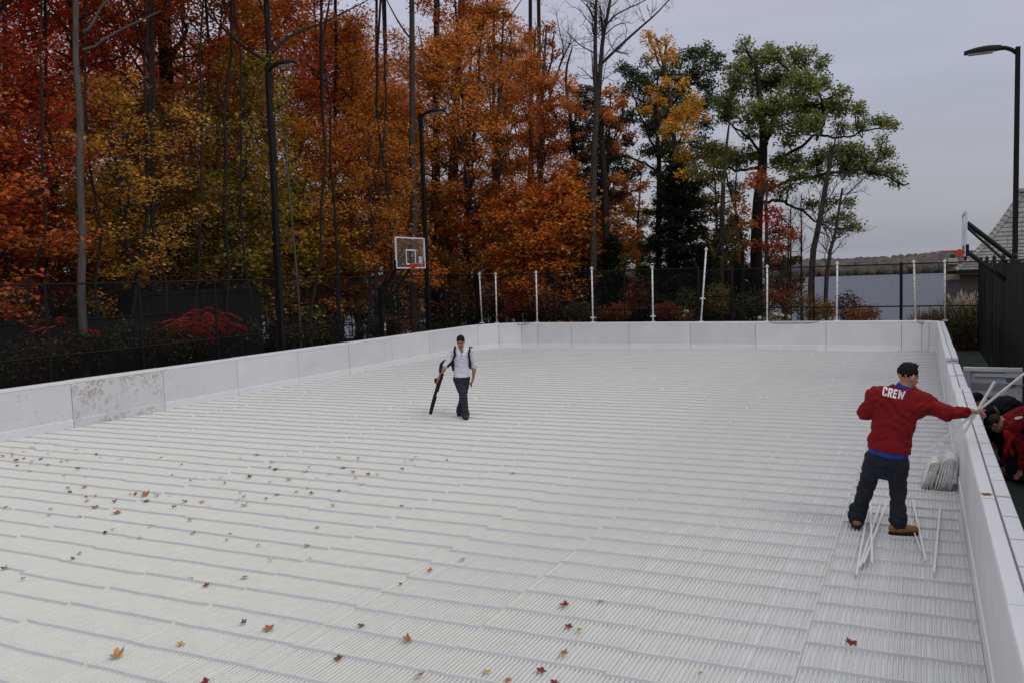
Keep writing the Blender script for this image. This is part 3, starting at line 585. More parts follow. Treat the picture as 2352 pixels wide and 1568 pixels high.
for k, (x0, x1, tx, Y, lab, cc) in enumerate([(800, 1060, 960, 43, 'amber maple just right of the middle lamp post', [AMB, ORG]), (1060, 1230, 1160, 40, 'orange maple over the far left rink corner', [(.5, .18, .03), AMB]), (1230, 1400, 1370, 42, 'deep orange maple, its crown thinning into bare twigs', [ORG, (.5, .17, .03)]), (1400, 1620, 1440, 38.5, 'russet maple with a forked leaning trunk near the bare tree', [(.44, .13, .03), ORG])]):
    bl = [(a, b_, r, (a * 7 + b_) % 2) for a, b_, r in mid if x0 <= a < x1]
    top = min(q[1] for q in bl)
    tl = [(tx, 1600), (tx - 5, 1300), (tx + 10, 1000), (tx + 5, 700), (tx + 25, 400), (tx + 40, max(0, top))]
    lim = [[(tx, 1100), (tx + (60 if k % 2 else -60), 950), (tx + (110 if k % 2 else -110), 800)], [(tx + 5, 800), (tx - (60 if k % 2 else -60), 650), (tx - (80 if k % 2 else -80), 500)], [(tx + 10, 600), (tx + 70, 420), (tx + 90, 200)]]
    blob_tree('maple_tree', lab, c2, Y, tl, .16, lim, bl, cc[0], cols=cc, leaf=.135, seed=30 + k, dens=.95, group='autumn trees at the far end')

def filler(name, label, x0, x1, y0, y1, Y, n, r, cols, seed):
    """a full, loosely filled tree between image columns x0..x1 (2352 wide frame) and rows y0..y1"""
    g = random.Random(seed); bl = []
    for i in range(n):
        t = g.random(); y = y0 + (y1 - y0) * t; w = (x1 - x0) / 2 * (.35 + .65 * math.sin(math.pi * min(1, .15 + t * .85)) ** .6); bl.append(((x0 + x1) / 2 + g.uniform(-w, w), y, r * g.uniform(.6, 1.15) * 2.613 * 1.0884, g.randrange(len(cols))))
    xm = (x0 + x1) / 2
    blob_tree(name, label, lambda x, y: (x, y), Y, [(xm, 745), (xm + g.uniform(-6, 6), 560), (xm + g.uniform(-8, 8), (y0 + y1) / 2), (xm + g.uniform(-10, 10), y0 + 20)], .13, [], bl, cols[0], leaf=.14, seed=seed, cols=cols, dens=.7, group='autumn trees at the far end')
filler('maple_tree', 'orange and olive maple behind the gap left of the pointed spruce', 1420, 1510, 380, 700, 47, 30, 20, [ORG, OLV, (.10, .10, .03)], 71)
filler('maple_tree', 'gold and green maple filling the space right of the pointed spruce', 1590, 1700, 330, 690, 46, 40, 22, [(.17, .15, .035), (.30, .2, .04), (.08, .10, .03)], 72)
filler('maple_tree', 'dark olive tree behind the yellow tree', 1480, 1600, 200, 520, 48, 34, 24, [(.08, .10, .03), (.20, .16, .035)], 73)
filler('maple_tree', 'low gold thicket tree left of the big oak trunk', 1640, 1730, 540, 725, 43, 26, 17, [(.22, .17, .035), (.10, .11, .03), (.34, .14, .03)], 74)
filler('maple_tree', 'orange maple behind the hemlock on the forked trunk', 1330, 1440, 230, 560, 45, 38, 22, [ORG, (.5, .2, .035), (.06, .08, .025)], 75)
filler('maple_tree', 'olive and rust undergrowth tree right of the big oak trunk', 1765, 1840, 590, 725, 40.5, 16, 12, [(.30, .08, .03), (.16, .12, .03)], 76)

def bare_tree(name, label, conv, Y, lines, seed=1, bark=None, twig=1.0, group=None):
    """lines: (points, r0, r1); the first line is the trunk"""
    g = np.random.default_rng(seed); L0 = lines[0][0]; b0 = np.array(aty(*conv(*L0[0]), Y)); o = b0.copy(); o[2] = float(terrain_z(o[0], o[1])) - .1
    root = empty(name, o, label=label, cat='tree', group=group); bark = bark or M_bark
    for i, (pts, r0, r1) in enumerate(lines):
        dd = 0 if i == 0 else g.uniform(-.6, .6); m_ = len(pts)
        P = np.array([np.array(aty(*conv(x, y), Y + dd * j / max(1, m_ - 1))) - o for j, (x, y) in enumerate(pts)])
        if i == 0: P = np.vstack([[P[0][0], P[0][1], 0], P])
        q = [P[0]]
        for a, b_ in zip(P, P[1:]): q += [a * .7 + b_ * .3, a * .3 + b_ * .7]
        q = np.array(q + [P[-1]]); rr = np.linspace(r0, r1, len(q)); mb = MB(); mb.tube(q, rr, 8 if i == 0 else 6, False)
        def rec(p, d, L, r, lev):
            c = curve(p, d, L, 4, g, .12, .22); mb.tube(c, np.linspace(r, r * .45, 5), 3, False)
            if lev < 2:
                for _ in range(3): k = g.integers(1, 5); v = d * .6 + g.normal(0, .55, 3); rec(c[k], v, L * .55, r * .55, lev + 1)
        n = int(len(q) * 1.3 * twig)
        for _ in range(n):
            k = int(g.integers(len(q) // (3 if i == 0 else 4), len(q) - 1)); d = q[min(k + 1, len(q) - 1)] - q[k - 1]; d /= np.linalg.norm(d) + 1e-6
            rec(q[k], d * .7 + g.normal(0, .7, 3), g.uniform(.7, 1.7) * min(1, .4 + rr[k] * 6), min(.03, rr[k] * .4), 0)
        mb.build('trunk' if i == 0 else 'limb', bark, root, smooth=True)
    return root
bare_tree('bare_tree', 'tall bare forked tree with a pale trunk against the sky', c2, 37.2, [([(1780, 1560), (1785, 1200), (1792, 950), (1808, 700), (1832, 470), (1845, 250), (1880, 100), (1905, -60)], .20, .06), ([(1806, 700), (1800, 500), (1797, 300), (1800, 120), (1806, -60)], .13, .05), ([(1842, 415), (1960, 300), (2100, 175), (2190, 100), (2290, -10)], .075, .02),
    ([(1850, 250), (1880, 130), (2000, 60), (2100, 20), (2170, -30)], .05, .012), ([(1796, 145), (1770, 80), (1740, 28)], .05, .035), ([(1795, 350), (1700, 300), (1640, 240), (1600, 200)], .04, .01), ([(1790, 560), (1780, 450), (1776, 350)], .04, .02), ([(1845, 260), (1838, 140), (1830, 40)], .05, .03), ([(1860, 230), (1950, 150), (2010, 160), (1990, 280)], .03, .01)], 3, M_bark, 1.1)
bare_tree('bare_tree', 'twiggy bare tree top rising between orange maples left of the forked tree', c2, 41, [([(1440, 1300), (1460, 900), (1500, 620), (1560, 450), (1610, 330), (1640, 280)], .10, .02), ([(1500, 620), (1480, 450), (1440, 300), (1400, 120)], .06, .012), ([(1240, 500), (1255, 420), (1290, 300), (1240, 380), (1200, 340)], .05, .012), ([(1560, 450), (1600, 330), (1560, 200), (1540, 60)], .05, .01)], 4, M_bark, 1.6)
bare_tree('dead_trunk', 'dark straight trunk standing close behind the bare forked tree', c2, 38, [([(1870, 1560), (1860, 1200), (1840, 950), (1835, 750)], .19, .12)], 5, M_barkd, .5)
bare_tree('leaning_tree', 'bare leaning tree crossing in front of the oak on the lake side', c3, 37.5, [([(1640, 1568), (1690, 1350), (1725, 1150), (1760, 950), (1785, 820)], .14, .08), ([(1770, 900), (1800, 780), (1830, 660)], .05, .015), ([(1690, 1340), (1640, 1240), (1620, 1100)], .03, .01)], 6, M_bark, .8)
bare_tree('leaning_tree', 'slender crooked tree nearest the open lake, tilting right', c3, 37.3, [([(1735, 1700), (1760, 1560), (1765, 1500), (1800, 1400), (1820, 1250), (1845, 1100)], .10, .04), ([(1815, 1240), (1880, 1130), (1960, 1060), (2010, 1020)], .03, .01), ([(1800, 1400), (1850, 1380), (1900, 1360)], .02, .008)], 7, M_bark, .8)
for k, (x, t, s_) in enumerate([(1505, 1200, 'left'), (1575, 1130, 'middle'), (1490, 1330, 'shortest')]):
    bare_tree('bare_sapling', f'thin bare sapling between the red maple and the leaning tree, the {s_} one', c3, 38.5 + k * .5, [([(x, 1568), (x + 4, 1400), (x - 4, t + 80), (x + 6, t)], .05, .015)], 40 + k, M_barkd, 1.6, 'bare saplings before the lake')
bare_tree('bare_sapling', 'dark forked trunk between the olive tree and the big oak', c3, 39, [([(1195, 1568), (1185, 1400), (1150, 1250), (1110, 1130), (1080, 980)], .09, .04), ([(1150, 1300), (1145, 1100), (1155, 950)], .05, .02)], 44, M_barkd, .8)

# tall trunks standing at the edge of the wood, crowns mostly above the picture
def tall_trunk(px0, py0, px1, X, w0, w1, label, proto, zc, col, mid=None, bark=None, limb=None, sc=.9):
    a = atx(px0, py0, X); z0 = float(terrain_z(a.x, a.y)); g = np.random.default_rng(int(px0))
    root = empty('tall_maple', (a.x, a.y, z0), label=label, cat='tree', group='tall trunks at the edge of the wood')
    top = atx(px1, 0, X) - Vector((a.x, a.y, z0)); k = CAM_F / ((a - CC).dot(CF)); P = [np.zeros(3) - (0, 0, .3)]
    n = 8
    for i in range(1, n): t = i / (n - 1); v = top * t; P.append(np.array(v) + g.normal(0, .025 if w0 > 9.5 else .11, 3) * (i < n - 1))
    ext = np.array(top) * (zc / max(.1, top.z)) if zc > top.z else None
    r = list(np.linspace(w0, w1, n) / k / 2)
    if ext is not None: P.append(ext); r.append(r[-1] * .85)
    mb = MB(); mb.tube(P, r, 10, False); mb.build('trunk', bark or M_bark, root, smooth=True)
    if limb:
        for pts, rr in limb:
            mb = MB(); q = [np.array(atx(x, y, X + d) - Vector((a.x, a.y, z0))) for x, y, d in pts]; q2 = [q[0]]
            for u_, v_ in zip(q, q[1:]): q2 += [u_ * .7 + v_ * .3 + g.normal(0, .03, 3), u_ * .3 + v_ * .7]
            q2.append(q[-1]); mb.tube(q2, np.linspace(rr, .02, len(q2)), 6, False); mb.build('limb', bark or M_bark, root, smooth=True)
    lm, cm = PROTO[proto]; E = Vector(P[-1])
    for nm, me in (('limbs', lm), ('crown', cm)):
        ob = bpy.data.objects.new(nm, me); COL.objects.link(ob); ob.parent = root; ob.location = E; ob.rotation_euler = (0, 0, g.uniform(0, 6)); ob.scale = (sc,) * 3
        if nm == 'crown': ob.color = (*col, 1)
tall_trunk(190, 860, 174, -20.4, 21, 12, 'tallest pale grey trunk in front of the wood, standing just outside the fence', P_THIN[0], 12, ORG, bark=M_bark2, limb=[([(192, 75, 0), (225, 40, .3), (262, -20, .6)], .06), ([(190, 115, 0), (260, 80, .5), (370, 25, 1)], .04)])
tall_trunk(342, 700, 348, -22.5, 12, 9, 'thin dark trunk above the left part of the board shed', P_THIN[1], 12, ORG, bark=M_barkd, limb=[([(345, 190, 0), (320, 160, 0), (262, 60, .4)], .04)])
tall_trunk(408, 700, 372, -28, 26, 30, 'thick dark trunk leaning left, with a heavy broken limb', P_THIN[0], 14, REDO, bark=M_barkd, limb=[([(392, 130, 0), (430, 80, .3), (420, 40, .5)], .16), ([(378, 40, 0), (330, 25, 0), (300, 30, 0)], .12)])
tall_trunk(548, 700, 538, -29, 24, 18, 'thick shaded trunk between the board shed and the left lamp post', P_BIG[0], 9.5, ORG, bark=M_barkd)
tall_trunk(645, 790, 612, -22, 20, 13, 'dark trunk directly behind the left lamp post, limbs forking both ways', P_THIN[1], 12.5, RED, bark=M_barkd, limb=[([(624, 148, 0), (560, 110, 0), (500, 55, .3), (450, -10, .5)], .06), ([(626, 120, 0), (680, 70, 0), (760, 50, -.5), (860, -8, -1)], .07), ([(622, 60, 0), (600, 20, 0), (590, -20, 0)], .04)])
bare_tree('slim_stem', 'slim pale leaning stem right of the left lamp post', lambda x, y: (x, y), 24.6, [([(692, 800), (686, 680), (672, 520), (660, 400), (654, 320)], .055, .03)], 51, M_bark2, .4)
tall_trunk(950, 745, 946, -21.5, 19, 12, 'straight grey trunk right behind the basketball backboard', P_THIN[0], 12.5, AMB, bark=M_bark, limb=[([(948, 300, 0), (1000, 240, .3), (1060, 190, .5)], .05), ([(944, 90, 0), (900, 30, 0), (880, -20, 0)], .05)])
tall_trunk(1002, 740, 1003, -23.5, 18, 14, 'dark trunk just right of the middle lamp post', P_THIN[1], 13, ORG, bark=M_barkd, limb=[([(1003, 220, 0), (980, 150, 0), (960, 60, 0)], .07)])
tall_trunk(1018, 740, 1060, -25, 24, 16, 'stout dark trunk leaning right, long limb rising to the sky', P_BIG[2], 12, REDO, bark=M_barkd, limb=[([(1040, 190, 0), (1090, 120, 0), (1150, 70, .5), (1205, -10, 1)], .12), ([(1030, 300, 0), (1090, 220, .2), (1130, 150, .4)], .06)])
for k_, (px, w, X, lean_) in enumerate([(60, 8, -21.6, 4), (225, 7, -22.0, -3), (292, 9, -21.8, 6), (378, 6, -21.4, -5), (440, 7, -21.6, 3), (512, 9, -22.2, 2), (572, 6, -21.5, -4), (712, 8, -21.6, 5), (790, 7, -21.8, -6), (838, 9, -22.0, 4), (905, 6, -21.5, -3), (1048, 8, -21.7, 8), (1090, 7, -22.0, -5)]):
    tall_trunk(px, 760, px + lean_ * 9, X, w, w * .6, ['thin dark stem ' + t_ for t_ in ('at the far left among the red leaves', 'right of the tall pale trunk', 'above the left board fence', 'over the gap between fence and shed', 'rising behind the red sumac', 'above the middle of the black shed', 'above the right end of the black shed', 'just right of the slim pale stem', 'halfway from left lamp to backboard', 'shortly left of the backboard', 'close behind the backboard\'s left edge', 'between middle lamp and fence corner', 'at the far left fence corner')][k_], P_THIN[k_ % 2], 8.5 + k_ % 3, colour_at(px, 120, random.Random(px))[:3], bark=M_barkd, sc=.8)
for px, w, X, nm in [(742, 8, -24, 'thin trunk between lamp post and backboard, nearer the lamp post'), (768, 10, -26, 'second thin trunk between lamp post and backboard'), (868, 9, -25, 'thin dark trunk left of the backboard'), (884, 12, -28, 'dark trunk hidden behind the hoop pole'), (1132, 10, -24.5, 'dark trunk above the far left fence corner'), (1216, 12, -26, 'dark trunk right of the far left fence corner'), (1236, 12, -23, 'grey trunk right of the second white net post'), (102, 9, -25, 'thin trunk at the far left edge'), (472, 8, -26, 'thin trunk above the red sumac'), (10, 14, -23, 'grey trunk at the left edge of the picture')]:
    tall_trunk(px, 740, px + (px % 7) - 3, X, w, w * .7, nm, P_MID[px % 3], 7.5 + px % 3, colour_at(px, 150, random.Random(px))[:3], bark=M_barkd)

# ------------------------------------------------------------------ evergreens
M_needle_col = (.022, .036, .016)
def spruce(conv_base, Y, top, halfw, label, seed, col=M_needle_col, taper=1.0, name='spruce_tree', zlow=.3, dens=1.0):
    g = np.random.default_rng(seed); b0 = aty(*conv_base, Y); z0 = float(terrain_z(b0.x, b0.y)); t = aty(top[0], top[1], Y); H = t.z - z0; k = (b0 - CC).dot(CF) / CAM_F; Rw = halfw * k * 1.55
    root = empty(name, (b0.x, b0.y, z0), label=label, cat='tree'); mb = MB(); mb.tube([(0, 0, -.2), (0, 0, H * .5), (t.x - b0.x, 0, H)], [.2, .11, .02], 8, False); mb.build('trunk', M_barkd, root, smooth=True)
    mb = MB(); C = []
    n = int(H * 13 * dens)
    for i in range(n):
        u = (i + .5) / n; z = zlow + (H - zlow) * u; L = Rw * ((1 - u) ** taper * 1.0 + .07) * g.uniform(.6, 1.18); az = i * 2.4 + g.uniform(-.4, .4)
        P = curve((0, 0, z), (math.cos(az), math.sin(az), .12 - .35 * (1 - u)), L, 5, g, .05, .07); mb.tube(P, np.linspace(.03, .006, 6), 3, False)
        for s_ in range(int(L * 20 * dens) + 3):
            q = g.uniform(.15, 1) * 5; j = int(min(4, q)); c = P[j] + (P[j + 1] - P[j]) * (q - j); w = .32 * (1.2 - q / 5) * L ** .5
            C.append(np.stack([c[0] + g.normal(0, w, 9), c[1] + g.normal(0, w, 9), c[2] + g.normal(-.10, .09, 9)], 1))
    mb.build('branches', M_barkd, root); me = leaf_mesh('crown', np.vstack(C), .17, g, .7, .3); o = link('crown', me, None, root); o.color = (*col, 1)
spruce((1556, 735), 38, (1556, 375), 84, 'dark pointed spruce in front of the yellow tree', 3, taper=.55, dens=1.15)
spruce((1362, 735), 39.5, (1382, 190), 72, 'dark ragged hemlock wrapped around the bare forked trunk', 4, taper=.45, name='hemlock_tree', dens=.62, col=(.03, .045, .018))
spruce((1325, 740), 38.5, (1325, 500), 62, 'low dark evergreen left of the bare forked tree', 5, taper=.8)
spruce((1410, 740), 37.8, (1415, 540), 55, 'low dark evergreen right of the bare forked tree', 8, taper=.7)
spruce((1620, 740), 37.2, (1632, 560), 34, 'small dark evergreen behind the tilted white post', 9, taper=.8)
spruce((1705, 740), 40, (1690, 610), 46, 'broad low dark evergreen beside the big oak trunk', 10, taper=.5)
spruce((250, 800), 25, (262, 430), 70, 'dark evergreen deep in the wood behind the pale trunk', 6, col=(.035, .05, .022), taper=.6)
spruce((470, 790), 30, (600, 380), 70, 'dark evergreen deep in the wood above the board shed', 7, col=(.04, .055, .022), taper=.6)

# ------------------------------------------------------------------ shrubs and grasses
def shrub(px, py, X=None, Y=None, rx=1, rz=.8, colr=GRN, n=60, leaf=.08, label='', name='shrub', cat='shrub', flat=.8, aspect=1.0, seed=0, group=None, cols=None, stems=10, z0=None, ry=None, hollow=.3):
    g = np.random.default_rng(abs(seed + int(px))); c = atx(px, py, X) if X is not None else aty(px, py, Y); zb = float(terrain_z(c.x, c.y)) if z0 is None else z0
    root = empty(name, (c.x, c.y, zb), label=label, cat=cat, group=group); h = max(.2, c.z - zb); mb = MB(); C = {}
    for i in range(n):
        v = g.normal(0, 1, 3); v /= np.linalg.norm(v); v *= g.uniform(hollow, 1) ** .6; p = np.array([v[0] * rx, v[1] * (ry or rx), h + v[2] * rz]); p[2] = max(.05, p[2])
        if i % max(1, n // stems) == 0:
            q = np.array([p[0] * .15, p[1] * .15, 0]); mb.tube([q, (q + p) / 2 + (0, 0, .1), p], [.02, .012, .006], 3, False)
        C.setdefault(i % len(cols) if cols else 0, []).append(spray_points(p, .26 * min(1, rx + .3), 16, g, .5, .2))
    if mb.v: mb.build('stems', M_barkd, root)
    for ci, cs in C.items():
        ob = link('foliage', leaf_mesh('foliage', np.vstack(cs), leaf, g, flat, aspect), None, root); ob.color = (*((cols or [colr])[ci]), 1)
    return root
def sumac(px, py, X, r, n, label, seed):
    g = np.random.default_rng(seed); c = atx(px, py, X); zb = -.2; root = empty('sumac_bush', (c.x, c.y, zb), label=label, cat='shrub', group=None); h = c.z - zb; mb = MB(); V = []; 
    for i in range(n):
        a = g.uniform(0, 6.28); q = math.sqrt(g.uniform(0, 1)) * r; p = np.array([q * math.cos(a) * .7, q * math.sin(a), h + (1 - (q / r) ** 2) * r * .5 - r * .45 * g.uniform(0, 1)])
        if i % 3 == 0: mb.tube([(p[0] * .1, p[1] * .1, 0), p * (.5, .5, .55), p], [.025, .016, .008], 4, False)
        d = np.array([math.cos(a + g.normal(0, .8)), math.sin(a + g.normal(0, .8)), .1])
        for s in range(11):                                  # a pinnate leaf: rachis with drooping leaflets
            t = s / 10; m_ = p + d * t * .42 - np.array([0, 0, .25 * t * t])
            for sg in (-1, 1):
                w = np.cross(d, (0, 0, 1)) * sg; u = m_ + w * .11 + d * .03 - np.array([0, 0, .05]); e = d * .018
                V += [m_ - e, u, m_ + e + w * .02, m_]
    mb.build('stems', M_barkd, root); V = np.array(V); ob = link('foliage', fast_mesh('foliage', V, np.arange(len(V)).reshape(-1, 4)), M_leaf, root); ob.color = (.5, .03, .02, 1)
sumac(462, 745, -20.6, 1.15, 120, 'bright red sumac bush in front of the black board shed', 1)
sumac(150, 775, -20.6, 1.3, 26, 'sparse red sumac with few leaves behind the pale trunk', 2)
for i, px in enumerate(range(-10, 1100, 58)):
    cc = [(.06, .08, .03), (.05, .045, .02), (.07, .035, .02), (.035, .05, .02), (.10, .08, .025)][(i * 7) % 5]
    fx_ = -19.9 if px < 250 else -20.2
    yy = 800 + (250 - px) * .16 if px < 250 else 790 - (px - 250) * .05
    shrub(px, yy - (i * 37 % 17), X=fx_, rx=.55 + (i % 3) * .12, rz=.4 + (i % 2) * .15, colr=cc, n=44, leaf=.075, seed=i, label=f'low shrub behind the left fence, {ORD[i].replace(" from the left", "")} of its row, counting from the left', group='low shrubs behind the left fence', cols=[cc, tuple(c * .6 for c in cc)])
for i, (px, py, Y, rx, rz, cc, nm) in enumerate([(1195, 690, 35.6, 1.0, .75, (.34, .035, .03), 'dark red burning bush between the second and third white posts'), (1120, 690, 35.4, .6, .6, (.2, .07, .03), 'russet shrub between the two left white posts'), (1335, 715, 34.6, .8, .35, (.09, .09, .035), 'grassy olive shrub left of the post before the forked tree'), (1415, 715, 34.5, .55, .28, (.38, .11, .04), 'small orange mound right of the fourth white post'),
     (1530, 715, 34.5, .55, .32, (.34, .09, .05), 'small orange mound right of the fifth white post'), (1470, 680, 36, .8, .8, (.30, .06, .03), 'red shrub behind the fifth white post'), (1580, 690, 35.5, .5, .6, (.08, .10, .035), 'green shrub left of the tilted white post'), (1650, 690, 35.5, .6, .7, (.26, .18, .035), 'gold shrub right of the tilted white post'), (1720, 700, 35.5, .8, .6, (.07, .09, .03), 'dark green shrub beside the fence gate'),
     (1790, 690, 36, .8, .8, (.32, .06, .03), 'red shrub right of the seventh white post'), (1850, 700, 35.4, .7, .6, (.25, .14, .04), 'amber shrub under the leaning tree'), (1890, 715, 34.6, .6, .35, (.42, .22, .05), 'yellow shrub at the foot of the leaning tree'), (1980, 720, 34.8, .65, .25, (.45, .17, .04), 'orange and yellow low shrub before the open lake'), (1945, 705, 35.3, .45, .6, (.10, .07, .04), 'thin brown shrub before the open lake'),
     (1250, 700, 35.3, .8, .6, (.16, .06, .03), 'brown shrub left of the dark fence post'), (1060, 690, 35.8, .8, .9, (.14, .10, .03), 'olive shrub just left of the fence corner'), (1380, 650, 37.5, .9, 1.0, (.05, .07, .03), 'dark green thicket behind the fourth white post'), (1440, 620, 38, .9, .8, (.34, .24, .05), 'yellow-green bush above the fence rail'), (1500, 660, 37, .8, .8, (.06, .08, .03), 'dark thicket at the foot of the pointed spruce')]):
    shrub(px, py, Y=Y, rx=rx, rz=rz, colr=cc, n=int(50 + 60 * rx), leaf=.075, label=nm, seed=60 + i, cols=[cc, tuple(c * .55 for c in cc)])
for i, (y, x) in enumerate([(17 + 1.5 * k_, -24.5 - (k_ * 5 % 4) * 1.3) for k_ in range(15)] + [(37.5 + k_ % 3, -24 + 1.3 * k_) for k_ in range(7)]):
    z_ = float(terrain_z(x, y)); q_ = px_of((x, y, z_ + 1.3)); cc = [(.10, .09, .03), (.16, .08, .03), (.07, .085, .03), (.20, .13, .035)][i % 4]
    shrub(q_[0], q_[1], X=x, rx=1.35, rz=1.25, colr=cc, n=95, leaf=.10, seed=300 + i, z0=z_, label=f'thicket under the wood edge, {ORD[i].replace(" from the left", "")} counting from the left', name='thicket', cat='thicket', group='dense thickets at the foot of the wood', cols=[cc, tuple(c * .6 for c in cc)])
M_flower = mat('dried_hydrangea_flower', (.62, .58, .48), .9, .2, 20)
import bmesh
def flower_head(name, c, r, g, parent):
    bm = bmesh.new(); bmesh.ops.create_icosphere(bm, subdivisions=2, radius=r)
    for v in bm.verts: v.co *= g.uniform(.8, 1.15)
    me = bpy.data.meshes.new(name); bm.to_mesh(me); bm.free(); o = link(name, me, M_flower, parent, True); o.location = c; return o
gg = random.Random(4)
for i, (pts, Y, lab) in enumerate([([(1576, 716), (1572, 728)], 34.2, 'green hydrangea with one white flower head left of the tilted post'), ([(1745, 731), (1780, 724), (1795, 726), (1812, 730), (1770, 733)], 34.2, 'hydrangea with cream flower heads by the seventh white post'), ([(1890, 738), (1905, 735), (1920, 737)], 34.2, 'hydrangea with pinkish cream heads below the leaning tree')]):
    r_ = shrub(sum(p[0] for p in pts) / len(pts), pts[0][1] + 8, Y=Y, rx=.3 + .1 * len(pts), rz=.3, colr=(.10, .12, .04), n=30, leaf=.08, label=lab, seed=90 + i, name='hydrangea', cols=[(.10, .12, .04), (.25, .13, .04)])
    for p in pts: flower_head('flower_head', aty(p[0], p[1], Y) - r_.location, .10, gg, r_)
def grass_clump(px, py, Y, r, h, label, seed, colr=(.30, .24, .15), base=(.09, .11, .04), n=900):
    g = np.random.default_rng(seed); c = aty(px, py, Y); zb = -.2; root = empty('ornamental_grass', (c.x, c.y, zb), label=label, cat='grass clump', group='ornamental grasses'); V = []; V2 = []
    hh = c.z - zb if h is None else h
    for i in range(n):
        a = g.uniform(0, 6.28); q = r * g.uniform(0, 1) ** .7; d = np.array([math.cos(a), math.sin(a), 0]); L = hh * g.uniform(.6, 1.05); p0 = d * q * .25; w = np.array([-d[1], d[0], 0]) * .008
        p1 = p0 + d * q * .35 + (0, 0, L * .6); p2 = p0 + d * q * .9 + (0, 0, L * g.uniform(.85, 1))
        V += [p0 - w, p0 + w, p1 + w, p1 - w, p1 - w, p1 + w, p2 + w * .3, p2 - w * .3]
        if i % 3 == 0:
            w2 = w * 2.6; p3 = p2 + d * .08 + (0, 0, .16); V2 += [p2 - w2, p2 + w2, p3 + w2 * .4, p3 - w2 * .4]
    for nm, VV, cc in (('blades', V, base), ('plumes', V2, colr)):
        VV = np.array(VV); o = link(nm, fast_mesh(nm, VV, np.arange(len(VV)).reshape(-1, 4)), M_leaf, root); o.color = (*cc, 1)
grass_clump(2210, 680, 36, .9, 2.0, 'tall ornamental grass with pale plumes right of the rink end post', 1, colr=(.5, .42, .32))
grass_clump(2245, 675, 35, .8, 1.9, 'ornamental grass with feathery plumes against the black screen', 2, colr=(.55, .45, .36))
grass_clump(2150, 700, 35.5, .8, 1.5, 'reddish ornamental grass behind the rink corner posts', 3, colr=(.25, .13, .08))
grass_clump(2120, 715, 35, .6, 1.25, 'low brown grass at the edge of the lake view', 4, colr=(.22, .14, .08))
shrub(2215, 770, Y=34.6, rx=1.0, rz=.7, colr=(.10, .10, .03), n=160, leaf=.07, label='dark green and russet shrub beyond the right board wall', seed=120, cols=[(.08, .10, .03), (.18, .07, .03)])
shrub(2245, 740, Y=34.3, rx=.8, rz=.7, colr=(.10, .10, .03), n=140, leaf=.07, label='olive shrub hard against the black screen fence', seed=121, cols=[(.10, .12, .03), (.13, .06, .03)])

# ------------------------------------------------------------------ chain-link fences, black screen fence, board shed
def wire_panel(p, q, z0, z1, pitch=.062, wr=.0028):
    p = np.array(p, float); q = np.array(q, float); L = np.linalg.norm(q - p); t = (q - p) / L; H = z1 - z0; V = []; F = []; nrm = np.array([-t[1], t[0], 0])
    n = int((L + H) / pitch)
    for sgn in (1, -1):
        for i in range(n):
            s0 = i * pitch - (H if sgn == 1 else 0); a0, a1 = (s0, s0 + H) if sgn == 1 else (s0 + 0, s0 - H)
            za, zb = 0.0, H
            lo, hi = (0, L)
            def clip(a, z, b, y):
                if a < lo: r = (lo - a) / (b - a); return lo, z + (y - z) * r
                if a > hi: r = (hi - a) / (b - a); return hi, z + (y - z) * r
                return a, z
            if max(a0, a1) <= lo or min(a0, a1) >= hi: continue
            A = clip(a0, za, a1, zb); B = clip(a1, zb, a0, za)
            if abs(A[0] - B[0]) < 1e-3: continue
            P = p + t * A[0] + (0, 0, z0 + A[1]); Q = p + t * B[0] + (0, 0, z0 + B[1]); d = (Q - P) / np.linalg.norm(Q - P); w = np.cross(d, nrm) * wr; m_ = nrm * wr; k = len(V)
            V += [P - w, P + w, P + m_, Q - w, Q + w, Q + m_]; F += [(k, k + 1, k + 4, k + 3), (k + 1, k + 2, k + 5, k + 4), (k + 2, k, k + 3, k + 5)]
    return V, F
def chain_fence(pts, zt, label, zm=1.5, thick=()):
    root = empty('chain_link_fence', (pts[0][0], pts[0][1], 0), label=label, cat='fence', group='black chain-link fences'); o = np.array([pts[0][0], pts[0][1], 0])
    for i, (x, y) in enumerate(pts):
        mb = MB(); r = .055 if i in thick else .034; c = np.array([x, y, 0]) - o; mb.tube([c + (0, 0, -.3), c + (0, 0, zt + .03)], r, 10); mb.tube([c + (0, 0, zt + .03), c + (0, 0, zt + .08)], [r * 1.15, r * .3], 10); mb.build('post', M_black, root, smooth=False)
    for a, b_ in zip(pts, pts[1:]):
        A = np.array([*a, 0]) - o; B = np.array([*b_, 0]) - o
        for nm, z in (('top_rail', zt), ('mid_rail', zm), ('bottom_rail', .05)):
            mb = MB(); mb.tube([A + (0, 0, z), B + (0, 0, z)], .024, 8); mb.build(nm, M_black, root)
        V, F = wire_panel(A, B, .02, zt); mb = MB(); mb.raw(V, F); mb.build('wire_mesh', M_black, root)
xfl = -18.55
ys = [7.2, 10.0] + [atx(px, 650, xfl).y for px in (102, 318, 492, 640, 772, 913, 1022)]
chain_fence([(xfl, y) for y in ys] + [(-18.3, 33.6)], 3.2, 'black chain-link fence along the left side, in front of the autumn wood', thick=(9,))
xs = [aty(px, 620, 33.6).x for px in (1272, 1433, 1603)]
chain_fence([(-18.3, 33.6)] + [(x, 33.6) for x in xs], 3.14, 'black chain-link fence across the far end, left of the gate', thick=(0, 3))
xs = [aty(px, 620, 33.6).x for px in (1681, 1869, 2070)] + [.75, 1.8]
chain_fence([(x, 33.6) for x in xs], 3.04, 'black chain-link fence across the far end, in front of the lake', thick=(0, 2))
gx0, gx1 = aty(1603, 620, 33.6).x + .06, aty(1681, 620, 33.6).x - .06
root = empty('fence_gate', (gx0, 33.62, 0), label='narrow black chain-link gate in the far fence behind the tilted post', cat='gate'); w_ = gx1 - gx0
